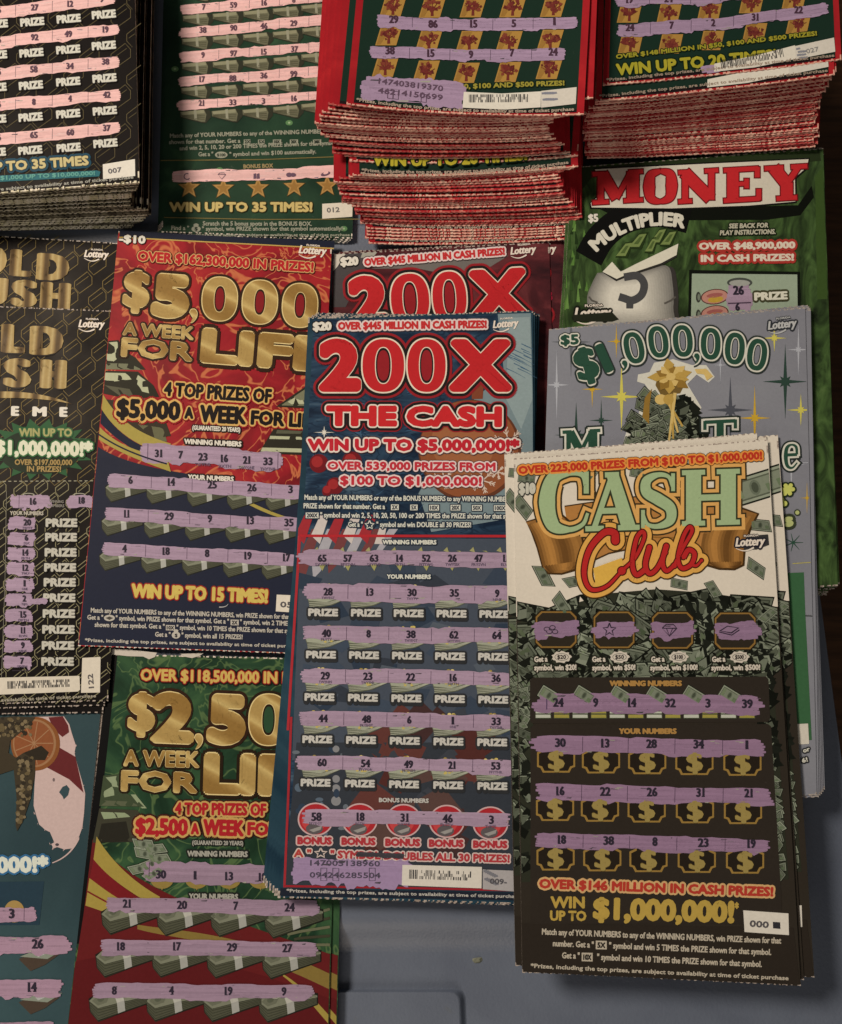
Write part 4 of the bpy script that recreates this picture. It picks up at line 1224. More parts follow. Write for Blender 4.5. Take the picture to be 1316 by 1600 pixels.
    t.logo(1144, 142, 140, .09)
    t.part('title_lettering')
    t.text('$', 168, 424, 306, 436, 186, 'GOLD', GOLDOUT, bold=.04, ax=1.6, layer=8, res=4)
    t.text('5', 312, 476, 510, 492, 222, 'GOLD', GOLDOUT, bold=.085, ax=1.35, layer=8, res=4)
    t.comma(535, 478, 36, [(10, C(48, 30, 20)), (4, C(206, 176, 116))], 'GOLD', 8)
    ZO = [(17, C(48, 30, 20)), (5, C(206, 176, 116))]
    for cx, cy in ((671, 388), (877, 404), (1083, 421)): t.zero(cx, cy, 178, 222, .06, ZO, 'GOLD', C(120, 28, 30), 8, .34, .62)
    t.text('A WEEK', 172, 572, 536, 598, 66, 'GOLD', [(.15, C(48, 30, 20)), (.025, C(206, 176, 116))], bold=.045, layer=8)
    t.text('FOR', 162, 682, 530, 708, 96, 'GOLD', [(.12, C(48, 30, 20)), (.025, C(206, 176, 116))], bold=.055, layer=8, ax=1.3)
    t.text('LIFE', 566, 712, 1240, 766, 176, 'GOLD', [(.14, C(48, 30, 20)), (.03, C(206, 176, 116))], bold=.07, ax=1.7, layer=8)
    t.part('prize_lettering')
    o2 = [(.20, C(136, 26, 30)), (.11, C(196, 150, 82))]
    t.text('4 TOP PRIZES OF', 382, 886, 936, 924, 74, C(30, 24, 22), o2, bold=.06, layer=8)
    t.text('$5,000', 138, 996, 468, 1014, 100, C(30, 24, 22), o2, bold=.07, layer=8)
    t.text('A', 488, 1003, 536, 1005, 62, C(30, 24, 22), o2, bold=.08, layer=8); t.text('WEEK', 566, 1022, 806, 1034, 92, C(30, 24, 22), o2, bold=.07, layer=8)
    t.text('FOR LIFE', 828, 1034, 1180, 1054, 76, C(30, 24, 22), o2, bold=.07, layer=8)
    t.part('fine_print_lettering'); t.text('(GUARANTEED 20 YEARS)', 530, 1060, 776, 1072, 24, CREAM, [(.25, C(40, 30, 26))], bold=.05, layer=8)
    t.part('heading_lettering'); t.text('WINNING NUMBERS', 488, 1132, 782, 1147, 27, CREAM, [(.3, C(40, 30, 26))], bold=.07, layer=8)
    t.view(*B)
    t.text('YOUR NUMBERS', 638, 228, 874, 240, 26, CREAM, [(.3, C(40, 30, 26))], bold=.07, layer=5)
    t.strip(392, 86, 1120, 140, 88, 101, PINK, 6, (434, 1102), .3)
    t.sub('number_lettering')
    for n_, x, y in (('31', 488, 115), ('7', 602, 122), ('23', 716, 133), ('16', 827, 141), ('21', 940, 149), ('33', 1050, 156)):
        t.num(n_, x, y, 40, layer=9)
        if x > 650: t.cap(n_, x, y + 12, 16)
    rows = [((345, 252), (555, 262), (764, 276), (968, 291), (1166, 300)), ((325, 425), (543, 438), (752, 450), (960, 460), (1158, 470)), ((314, 604), (528, 617), (738, 628), (948, 640), (1146, 650))]
    ns = (('6', '14', '25', '26', '3'), ('11', '29', '9', '13', '35'), ('4', '18', '8', '19', '17'))
    for k in range(3):
        for q in range(5):
            t.part('money_print')
            x, y = rows[k][q]
            t.bundle(x - 24, y + 34, 212, 0.03, 3, 1.0)
        x0, y0 = rows[k][0]; x1, y1 = rows[k][4]
        t.strip(x0 - 112, y0 - 20, x1 + 60, y1 - 6, 62, 110 + k, PINK, 7.5, [(rows[k][q][0] + rows[k][q + 1][0]) / 2 + 2 for q in range(4)], .35)
        t.sub('number_lettering')
        for q in range(5): t.num(ns[k][q], rows[k][q][0], rows[k][q][1], 40, layer=9.5)
    t.part('prize_lettering'); t.text('WIN UP TO 15 TIMES!', 347, 836, 1050, 866, 74, C(190, 160, 78), [(.08, C(140, 40, 34))], bold=.075, layer=8)
    t.part('number_tag'); t.poly([(1095, 820), (1290, 828), (1284, 918), (1090, 906)], C(204, 186, 160), 5); t.sub('tag_lettering'); t.text('052', 1112, 885, 1210, 890, 30, C(84, 76, 72), bold=.05, layer=7)
    t.part('fine_print_lettering')
    fp = C(172, 158, 138)
    t.text('Match any of YOUR NUMBERS to any of the WINNING NUMBERS, win PRIZE shown for that num', 140, 912, 1215, 948, 25, fp, bold=.045, layer=6)
    t.text('Get a "', 122, 948, 204, 950, 25, fp, bold=.045, layer=6); t.text('" symbol, win PRIZE shown for that symbol. Get a "', 268, 952, 850, 970, 25, fp, bold=.045, layer=6); t.text('" symbol, win 2 TIMES the', 906, 972, 1210, 982, 25, fp, bold=.045, layer=6)
    t.text('shown for that symbol. Get a "', 160, 986, 520, 996, 25, fp, bold=.045, layer=6); t.text('" symbol, win 10 TIMES the PRIZE shown for that symbol', 580, 1000, 1212, 1020, 25, fp, bold=.045, layer=6)
    t.text('Get a "', 470, 1036, 550, 1038, 25, fp, bold=.045, layer=6); t.text('" symbol, win all 15 PRIZES!', 606, 1040, 920, 1050, 25, fp, bold=.045, layer=6)
    t.text('*Prizes, including the top prizes, are subject to availability at time of ticket purchase', 110, 1062, 1216, 1094, 18, fp, bold=.05, layer=6)
    t.ell(236, 940, 28, 16, fp, 5); t.poly([(216, 940), (236, 932), (256, 940), (236, 950)], C(70, 62, 54), 6)
    t.poly([(858, 948), (900, 949), (900, 978), (858, 977)], fp, 5); t.text('2X', 864, 973, 894, 974, 20, C(40, 38, 40), bold=.06, layer=6)
    t.poly([(526, 976), (572, 977), (572, 1004), (526, 1003)], fp, 5); t.text('10X', 530, 999, 568, 1000, 19, C(40, 38, 40), bold=.06, layer=6)
    t.ell(578, 1028, 22, 18, fp, 5); t.ell(578, 1006, 12, 8, fp, 5); t.text('$', 571, 1038, 586, 1038, 18, C(40, 38, 40), bold=.05, layer=6)
    t.part('paper_scuff'); t.line(t.cubic([(800, 884), (830, 886), (840, 878), (846, 868)]), 6, C(160, 150, 140), 8, 2)
    t.build([LIFERED, PAPER, NAVY], None, seed=5)
red_life_ticket()

# ================================================================== green and red ticket of the same make, below it
def green_life_ticket():
    A, B = (100, 1000, 2.861), (100, 1280, 2.861)
    t = Ticket('lottery_ticket', 'green and red ticket with gold money title, below the navy bottomed one',
               [(171.5, 1022), (529, 1030), (511, 1725), (92, 1725)], .0016)
    r = random.Random(21)
    t.view(*B)
    t.part('red_panel')
    c = t.cubic([(130, 90), (330, 330), (700, 430), (1300, 640)])
    t.poly([tuple(p) for p in c] + [(1180, 1280), (-40, 1280), (30, 800), (90, 420)], C(92, 30, 28), 2)
    t.poly([(30, 640), (400, 560), (900, 700), (1190, 800), (1180, 1280), (-30, 1280)], C(84, 27, 26), 2.5)
    def ribbon(p0, p1, cc, l):
        a, b = t.cubic(p0), t.cubic(p1)[::-1]
        t.poly([tuple(p) for p in a] + [tuple(p) for p in b], cc, l)
    g, rd = C(148, 124, 56), C(108, 30, 30)
    t.part('stripe_print')
    ribbon([(148, 76), (220, 200), (330, 290), (430, 345)], [(134, 180), (200, 260), (300, 330), (430, 400)], g, 4)
    ribbon([(134, 178), (200, 258), (290, 330), (420, 400)], [(118, 262), (190, 330), (280, 390), (400, 440)], rd, 4)
    ribbon([(116, 262), (180, 310), (230, 350), (300, 380)], [(98, 385), (150, 400), (220, 430), (330, 460)], g, 4.5)
    t.line(t.cubic([(108, 322), (150, 345), (200, 375), (260, 400)]), 7, rd, 6)
    ribbon([(330, 470), (500, 500), (800, 500), (1190, 690)], [(330, 490), (500, 540), (700, 520), (1190, 760)], C(120, 96, 46), 3.5)
    t.part('stripe_print')
    ribbon([(980, 690), (1060, 740), (1120, 800), (1190, 880)], [(980, 700), (1060, 760), (1110, 830), (1190, 920)], g, 4)
    t.view(*A)
    t.part('money_print')
    pale, dk = C(132, 136, 100), C(40, 36, 28)
    for poly, cc in (([(178, 606), (258, 598), (262, 670), (370, 745), (160, 742)], C(60, 66, 44)), ([(188, 614), (246, 606), (244, 690), (178, 704)], pale), ([(172, 716), (300, 722), (340, 742), (168, 740)], C(84, 84, 60)), ([(300, 690), (322, 690), (372, 752), (350, 752)], pale),
                     ([(160, 752), (330, 760), (420, 900), (130, 905)], C(58, 54, 40)), ([(166, 768), (280, 772), (300, 790), (180, 800)], pale), ([(170, 820), (280, 810), (300, 900), (150, 905)], dk), ([(320, 780), (350, 800), (380, 850), (340, 840)], C(96, 98, 70))):
        t.poly(poly, cc, 3)
    t.view(*B)
    t.part('money_print')
    for k in range(7): t.bill(390 + r.uniform(-50, 60), 110 + k * 22, 90, r.uniform(-.6, .4), .45, .2, 3 + k * .1, .9)
    t.part('money_print')
    for k in range(5): t.line([(940 + k * 30, 470 + k * 22), (1060, 440 + k * 30), (1190, 400 + k * 40)], 12, C(60, 56, 40) if k % 2 else C(96, 92, 66), 3.4 + k * .1)
    t.view(*A)
    t.part('prize_lettering'); t.text('OVER $118,500,000 IN PRIZES!', 344, 182, 1180, 200, 54, C(186, 150, 76), [(.18, C(40, 26, 20)), (.07, C(150, 36, 32))], bold=.055, layer=8)
    t.part('title_lettering')
    t.text('$', 284, 402, 408, 408, 170, 'GOLD', GOLDOUT, bold=.04, ax=1.6, layer=8, res=4)
    t.text('2', 386, 456, 582, 464, 224, 'GOLD', GOLDOUT, bold=.06, ax=1.9, layer=8, res=4); t.comma(603, 456, 34, [(10, C(40, 28, 18)), (4, C(206, 176, 116))], 'GOLD', 8)
    t.text('5', 636, 462, 812, 470, 222, 'GOLD', GOLDOUT, bold=.08, ax=1.35, layer=8, res=4)
    
    for cx, cy in ((916, 356), (1102, 364)): t.zero(cx, cy, 172, 226, .03, [(17, C(40, 28, 18)), (5, C(206, 176, 116))], 'GOLD', C(44, 66, 42), 8, .36, .64)
    t.text('A WEEK', 268, 562, 606, 570, 72, 'GOLD', [(.14, C(40, 28, 18)), (.025, C(206, 176, 116))], bold=.045, layer=8)
    t.text('FOR', 256, 674, 598, 684, 92, 'GOLD', [(.12, C(40, 28, 18)), (.025, C(206, 176, 116))], bold=.055, layer=8, ax=1.3)
    t.text('LIFE', 622, 686, 1190, 702, 182, 'GOLD', [(.12, C(40, 28, 18)), (.03, C(206, 176, 116))], bold=.07, ax=1.6, layer=8)
    t.part('prize_lettering')
    o2 = [(.24, C(60, 24, 22)), (.14, C(180, 138, 76))]
    t.text('4 TOP PRIZES OF', 497, 780, 906, 786, 56, C(156, 34, 36), o2, bold=.06, layer=8)
    t.text('$2,500', 320, 868, 556, 874, 76, C(156, 34, 36), o2, bold=.07, layer=8); t.text('A', 568, 868, 606, 869, 52, C(156, 34, 36), o2, bold=.08, layer=8); t.text('WEEK', 622, 872, 806, 878, 74, C(156, 34, 36), o2, bold=.07, layer=8); t.text('FOR LIFE', 820, 872, 1110, 880, 60, C(156, 34, 36), o2, bold=.07, layer=8)
    t.view(*B)
    fpc = C(150, 140, 122)
    t.part('fine_print_lettering'); t.text('(GUARANTEED 20 YEARS)', 575, 113, 803, 116, 20, fpc, [(.25, C(34, 34, 28))], bold=.05, layer=8)
    t.part('heading_lettering'); t.text('WINNING NUMBERS', 553, 165, 823, 168, 26, fpc, [(.3, C(34, 34, 28))], bold=.07, layer=8); t.text('YOUR NUMBERS', 560, 356, 780, 359, 26, fpc, [(.3, C(34, 34, 28))], bold=.07, layer=5)
    pk = C(142, 114, 122)
    t.part('coin_print')
    for x in (440, 595, 740, 880): t.ell(x, 268, 52, 42, C(132, 108, 54), 4, 24); t.poly([(x - 8, 300), (x + 8, 300), (x, 318)], C(132, 108, 54), 5)
    t.strip(366, 232, 1170, 246, 82, 131, pk, 6.5, (384,), .35)
    t.sub('number_lettering')
    for n_, x, y in (('30', 436, 264), ('1', 588, 268), ('13', 740, 272), ('18', 890, 276)): t.num(n_, x, y, 38, layer=9)
    rows = [((283, 394), (530, 400), (770, 404), (1010, 411)), ((258, 585), (508, 585), (753, 589), (1000, 593)), ((228, 782), (483, 782), (738, 784), (985, 786)), ((200, 985), (460, 985), (720, 987), (975, 989))]
    ns = (('21', '20', '7', '24'), ('18', '17', '29', '27'), ('8', '4', '19', '9'), ('5', '22', '26', '3'))
    for k in range(4):
        for q in range(4):
            t.part('money_print'); x, y = rows[k][q]
            t.bundle(x + 18, y + 42, 262, -.02, 4.5, .86)
        x0, y0 = rows[k][0]; x1, y1 = rows[k][3]
        t.strip(x0 - 90, y0 - 16, x1 + 130, y1 - 14, 62, 140 + k, pk, 8.4, (), .4)
        t.sub('number_lettering')
        for q in range(4): t.num(ns[k][q], rows[k][q][0], rows[k][q][1], 38, layer=10)
    t.part('torn_stub'); t.clip = False
    t.view(100, 680, 3.29)
    for pts in ([(232, 1098), (330, 1102), (480, 1118), (470, 1140), (440, 1152), (410, 1138), (330, 1136), (280, 1130), (235, 1126)], [(600, 1124), (720, 1120), (700, 1134), (660, 1146), (620, 1138)], [(170, 1100), (228, 1102), (226, 1112), (172, 1110)]):
        t.poly(pts, C(184, 166, 144), 6)
    def slot(u, v, w, h): return 2 if u < 3.5 and v > h * .35 else 0  # left margin blackened to stand in for the shadow beside the teal ticket
    t.build([LIFEGREEN, PAPER, flat_mat('edge_shadow_black', C(22, 20, 18))], slot, seed=6)
    t2 = copy_thing(t, ('card', 'stripe_print', 'red_panel'), 'second green and red ticket, only its printed edge showing on the blue lid')
    place(t2, t.q, .0008, (106, 1728), (531, 1727))
green_life_ticket()

# ================================================================== black and gold tickets (far left)
GOLDHEX = flat_mat('black_hex_print', C(22, 18, 16))
def hex_lines(t, x0, y0, x1, y1, col, seed, dx=150, dy=95, w=3):
    """a lattice of long slanted boxes drawn in thin gold lines"""
    t.part('hex_line_print')
    r = random.Random(seed); k = 0
    y = y0
    while y < y1:
        x = x0 + (k % 2) * dx / 2
        while x < x1:
            o = r.uniform(-8, 8)
            t.line([(x, y + o), (x + dx * .45, y - dy * .55 + o), (x + dx * .62, y - dy * .25 + o), (x + dx * .62, y + dy * .15 + o), (x + dx * .18, y + dy * .65 + o), (x, y + dy * .35 + o), (x, y + o)], w, col, 1.5)
            t.line([(x + 12, y + dy * .2 + o), (x + dx * .5, y - dy * .3 + o)], w * .8, col, 1.5)
            x += dx
        y += dy; k += 1
def gold_tickets():
    A, B = (0, 340, 4), (0, 740, 4)
    lines = C(118, 96, 54)
    t0 = Ticket('lottery_ticket', 'black ticket with gold title and white top edge, behind the other black and gold one', [(-125, 361), (224, 383), (200, 990), (-180, 1000)], .0016)
    t0.view(*A)
    hex_lines(t0, -500, 60, 880, 700, lines, 3, 176, 112, 4)
    t0.part('title_lettering')
    for ch, a, b, y in (('G', -320, -150, 330), ('O', -140, 42, 345), ('L', 60, 198, 366), ('D', 226, 432, 390)): t0.text(ch, a, y, b, y + (b - a) * .06, 168, 'DECO', [(.06, BLACK)], bold=.05, ax=3.2, layer=6, res=3)
    for ch, a, b, y in (('R', -330, -160, 520), ('U', -130, 50, 540), ('S', 66, 234, 556), ('H', 250, 440, 570)): t0.text(ch, a, y, b, y + (b - a) * .06, 168, 'DECO', [(.06, BLACK)], bold=.05, ax=3.2, layer=6, res=3)
    t0.logo(602, 236, 150, .06)
    t0.build([GOLDHEX, PAPER, GOLDHEX], None, seed=7)
    t = Ticket('lottery_ticket', 'black and gold ticket with green starburst and upright number tag, in front', [(-130, 473), (212, 488), (169.5, 1095), (-205, 1106)], .0031)
    t.view(*A)
    hex_lines(t, -480, 600, 800, 1640, lines, 4, 176, 112, 4)
    t.part('title_lettering')
    for ch, a, b, y in (('G', -400, -220, 812), ('O', -205, -15, 826), ('L', 8, 160, 846), ('D', 186, 398, 858)): t.text(ch, a, y, b, y + (b - a) * .03, 180, 'DECO', [(.06, BLACK)], bold=.05, ax=3.2, layer=6, res=3)
    for ch, a, b, y in (('R', -370, -190, 1044), ('U', -170, 4, 1052), ('S', 20, 198, 1060), ('H', 250, 418, 1068)): t.text(ch, a, y, b, y + (b - a) * .03, 180, 'DECO', [(.06, BLACK)], bold=.05, ax=3.2, layer=6, res=3)
    t.logo(572, 672, 160, .04)
    t.part('swoosh_print')
    a, b = t.cubic([(-420, 1180), (-150, 1060), (200, 1060), (458, 1168)]), t.cubic([(458, 1168), (250, 1120), (-100, 1105), (-420, 1190)])
    t.poly([tuple(p) for p in a] + [tuple(p) for p in b], 'DECO', 5)
    t.part('subtitle_lettering')
    for ch, x0, x1 in (('S', -462, -412), ('U', -330, -275), ('P', -205, -155), ('R', -80, -25), ('E', 72, 124), ('M', 205, 296), ('E', 374, 426)): t.text(ch, x0, 1240 + x0 * .02, x1, 1240 + x1 * .02, 62, CREAM, bold=.07, ax=2, layer=6)
    t.part('starburst_print')
    p = []
    for k in range(36):
        a = k * math.pi / 18; q = 1.0 if k % 2 == 0 else .72
        p.append((250 + 350 * q * math.cos(a), 1450 + 195 * q * math.sin(a)))
    t.poly(p, C(44, 78, 46), 3)
    t.ell(250, 1465, 255, 140, C(34, 42, 30), 4, 40)
    t.part('prize_lettering')
    t.text('WIN UP TO', 122, 1370, 455, 1372, 52, C(150, 140, 86), [(.16, C(46, 84, 48))], bold=.06, layer=8)
    t.text('$1,000,000!*', -28, 1486, 584, 1498, 96, C(202, 194, 158), [(.14, C(26, 30, 22)), (.09, C(48, 92, 50))], bold=.075, layer=8)
    t.text('OVER $197,000,000', 96, 1548, 456, 1550, 36, C(150, 120, 70), bold=.05, layer=8); t.text('IN PRIZES!', 172, 1590, 386, 1592, 36, C(150, 120, 70), bold=.05, layer=8)
    t.view(*B)
    hex_lines(t, -560, 90, 700, 1460, C(128, 116, 82), 5, 130, 84, 5)
    t.part('dashed_line_print')
    for k in range(30): t.line([(-420 + k * 34, 52 - k * .2), (-420 + k * 34 + 18, 52 - k * .2)], 5, C(150, 138, 110), 3)
    t.part('play_area_print')
    t.line([(44, 110), (34, 700), (12, 1290)], 3, C(120, 110, 92), 3)
    t.part('heading_lettering'); t.text('YOUR NUMBERS', 66, 260, 276, 262, 25, C(166, 152, 130), bold=.06, layer=6)
    t.part('coin_print')
    for x in (182, 500): t.ell(x, 134, 38, 12, C(150, 140, 116), 4, 20); t.ell(x, 134, 30, 7, C(40, 34, 28), 4.5, 20)
    t.strip(72, 178, 320, 180, 76, 150, PINK, 6, (124,), .6); t.strip(430, 176, 590, 180, 76, 151, PINK, 6, (), .6)
    t.part('fine_print_lettering'); t.text('WINNING', 312, 184, 402, 186, 18, C(120, 110, 96), bold=.05, layer=7); t.text('NUMBERS', 302, 210, 406, 212, 18, C(120, 110, 96), bold=.05, layer=7)
    t.sub('number_lettering'); t.num('16', 212, 197, 44); t.num('18', 515, 190, 42)
    nums = (('20', 175, 326), ('6', 170, 421), ('14', 164, 514), ('12', 164, 609), ('1', 158, 706), ('2', 157, 801), ('15', 151, 901), ('11', 148, 999), ('9', 147, 1093), ('7', 142, 1190))
    py = (335, 425, 520, 614, 707, 803, 902, 1001, 1101, 1201)
    for k, (n_, x, y) in enumerate(nums):
        t.strip(58 - k * 3, y - 14, 224 - k * 3, y - 10, 74, 160 + k, PINK, 6, (), .45)
    t.sub('number_lettering')
    for k, (n_, x, y) in enumerate(nums):
        t.num(n_, x, y, 40, layer=9.5); t.line([(x - 60, y + 42), (x + 40, y + 42)], 4, C(60, 50, 52), 9); t.cap(n_, x, y + 8, 15)
    t.part('prize_lettering')
    for k in range(10): t.text('PRIZE', 289 - k * 3, py[k], 488 - k * 2.4, py[k] + 1, 54, C(176, 164, 142), [(.14, C(30, 26, 22))], bold=.085, layer=8)
    t.strip(300, 798, 190, 800, 34, 177, PINK, 8.5, (), .4)
    t.part('barcode_panel'); t.poly([(-120, 1278), (500, 1264), (504, 1350), (490, 1362), (-120, 1386)], C(196, 178, 152), 5); t.barcode(52, 1345, 436, 1332, 46, 9, 7)
    t.part('number_tag'); t.poly([(518, 1152), (632, 1146), (628, 1368), (510, 1370)], C(198, 180, 154), 6)
    t.sub('tag_lettering'); t.text('122', 592, 1340, 584, 1250, 34, C(88, 80, 74), bold=.05, layer=7)
    t.part('fine_print_lettering'); t.text('*Prizes, including the top prizes, are subject to availability at time of ticket purchase', -760, 1462, 604, 1398, 20, C(150, 136, 112), bold=.05, layer=6)
    t.build([GOLDHEX, PAPER_DIM, GOLDHEX], None, seed=8)
    for k, (bl, br) in enumerate([((-210, 1113), (136, 1103)), ((-212, 1119), (130, 1114))]):
        o = single(t.card.data, 'lottery_ticket', 'black edged ticket under the black and gold ones, only its perforated bottom edge showing', 'tickets under the black and gold ones')
        place(o, t.q, .0026 - .0005 * k, bl, br)
gold_tickets()

# ================================================================== teal ticket with the state map (bottom, far left)
def teal_ticket():
    A = (0, 1000, 2.667)
    teal = art_mat('teal_print', [(0.3, C(42, 54, 54)), (0.7, C(58, 74, 72))], 12, 0.4)
    t = Ticket('lottery_ticket', 'teal ticket with pale state map and turtle, below the black and gold ones', [(-175, 1040), (161, 1080), (97, 1725), (-275, 1725)], .0010)
    t.view(*A)
    r = random.Random(31)
    t.part('map_print')
    P, M = C(182, 152, 138), C(92, 38, 36)
    m = [(150, 320), (268, 318), (290, 350), (300, 385), (318, 440), (312, 470), (330, 540), (350, 610), (357, 640), (352, 720), (345, 780), (330, 822), (318, 850), (300, 868), (270, 872), (240, 862), (225, 868), (216, 850), (228, 842), (210, 800), (190, 790), (165, 768), (150, 720), (142, 690), (146, 600), (150, 545), (190, 520), (210, 460)]
    t.poly(m, P, 2)
    t.poly([(204, 322), (264, 318), (286, 356), (290, 384), (262, 404), (225, 372)], M, 3); t.poly([(250, 448), (316, 486), (350, 636), (290, 580), (196, 530), (230, 480)], M, 3)
    t.poly([(262, 612), (280, 604), (292, 620), (286, 646), (268, 664), (262, 650), (248, 634)], C(52, 66, 66), 3); t.ell(226, 582, 5, 8, C(110, 90, 84), 3, 10); t.ell(240, 852, 8, 6, C(70, 60, 60), 3, 10)
    t.line(t.cubic([(220, 928), (270, 910), (305, 880), (330, 826)]), 4, P, 3, 7)
    for k in range(40):
        q = r.choice(m[4:24]); t.poly([(q[0] + r.uniform(-8, 4), q[1] + r.uniform(-8, 8)) for _ in range(3)], P, 2.4)
    t.part('orange_slice_print')
    t.ell(150, 432, 102, 112, C(122, 72, 38), 4, 44); t.ell(146, 430, 90, 100, C(142, 100, 66), 4.4, 44); t.ell(144, 430, 82, 92, C(126, 72, 42), 4.7, 44)
    for k in range(9):
        a = k * .7; t.line([(144, 430), (144 + 80 * math.cos(a), 430 + 90 * math.sin(a))], 4, C(146, 104, 70), 5.2)
    t.part('turtle_print')
    sk = [C(60, 50, 36), C(92, 76, 50), C(48, 40, 30), C(112, 94, 66)]
    t.poly([(-80, 330), (60, 318), (150, 322), (130, 350), (70, 400), (45, 420), (38, 470), (70, 490), (100, 470), (150, 500), (148, 560), (130, 660), (100, 750), (74, 795), (68, 770), (72, 660), (60, 540), (0, 560), (-80, 520)], sk[0], 6)
    for k in range(170):
        u = r.random()
        if k % 2: x, y = r.uniform(66, 142), r.uniform(490, 760)
        else: x, y = r.uniform(-60, 130), r.uniform(325, 400)
        if k % 2 and abs(x - (112 - (y - 490) * .07)) > 34 - (y - 490) * .06: continue
        q = r.uniform(6, 11)
        t.poly([(x + q * math.cos(a), y + q * math.sin(a)) for a in (0.3, 1.3, 2.4, 3.4, 4.5, 5.5)], r.choice(sk[1:]), 7)
    t.poly([(100, 470), (175, 440), (206, 468), (190, 500), (150, 500)], C(46, 38, 28), 6)
    t.part('prize_lettering'); t.text('$1,000,000!*', -300, 976, 206, 968, 70, C(196, 190, 178), [(.12, C(52, 92, 120))], bold=.08, layer=8)
    t.part('dark_panel'); t.poly([(-340, 1010), (186, 1005), (166, 1186), (-350, 1190)], C(40, 54, 60), 2)
    t.part('coin_print'); t.ell(62, 1130, 42, 46, C(150, 118, 66), 4, 24)
    pk = C(152, 118, 126)
    t.strip(-300, 1146, 152, 1142, 54, 181, pk, 6, (104,), .4)
    for k, (y, x1, n_, nx_) in enumerate(((1268, 290, '26', 160), (1448, 260, '14', 138), (1622, 240, '9', 110))):
        t.part('money_print')
        t.poly([(80, y + 60), (120, y + 44), (250, y + 40), (190, y + 84), (130, y + 110)], C(70, 56, 44), 4); t.poly([(86, y + 50), (150, y + 24), (262, y + 22), (200, y + 60)], C(124, 124, 104), 5); t.poly([(150, y + 40), (176, y + 32), (190, y + 40), (162, y + 52)], C(160, 152, 140), 6)
        t.strip(-330, y + 6, x1, y, 68, 184 + k, pk, 7, (), .8)
        t.sub('number_lettering'); t.num(n_, nx_, y + 16, 40, layer=10)
    t.sub('number_lettering'); t.num('3', 52, 1158, 40, layer=10)
    t.build([teal, PAPER, teal], None, seed=9)
    edge = art_mat('worn_edge_print', [(0.40, C(84, 66, 54)), (0.5, C(158, 138, 118)), (0.6, C(96, 78, 64))], 420, 1.0)
    for k in range(2):
        d = t.card.data if k else t.card.data.copy()
        if not k: edged = d; d.materials[0] = edge
        o = single(edged, 'lottery_ticket', 'ticket under the teal one, only its worn brown edge showing', 'tickets under the teal one')
        place(o, t.q, .0006 - .0004 * k, (-261 + 6 * k, 1726), (111 + 6 * k, 1726))
teal_ticket()
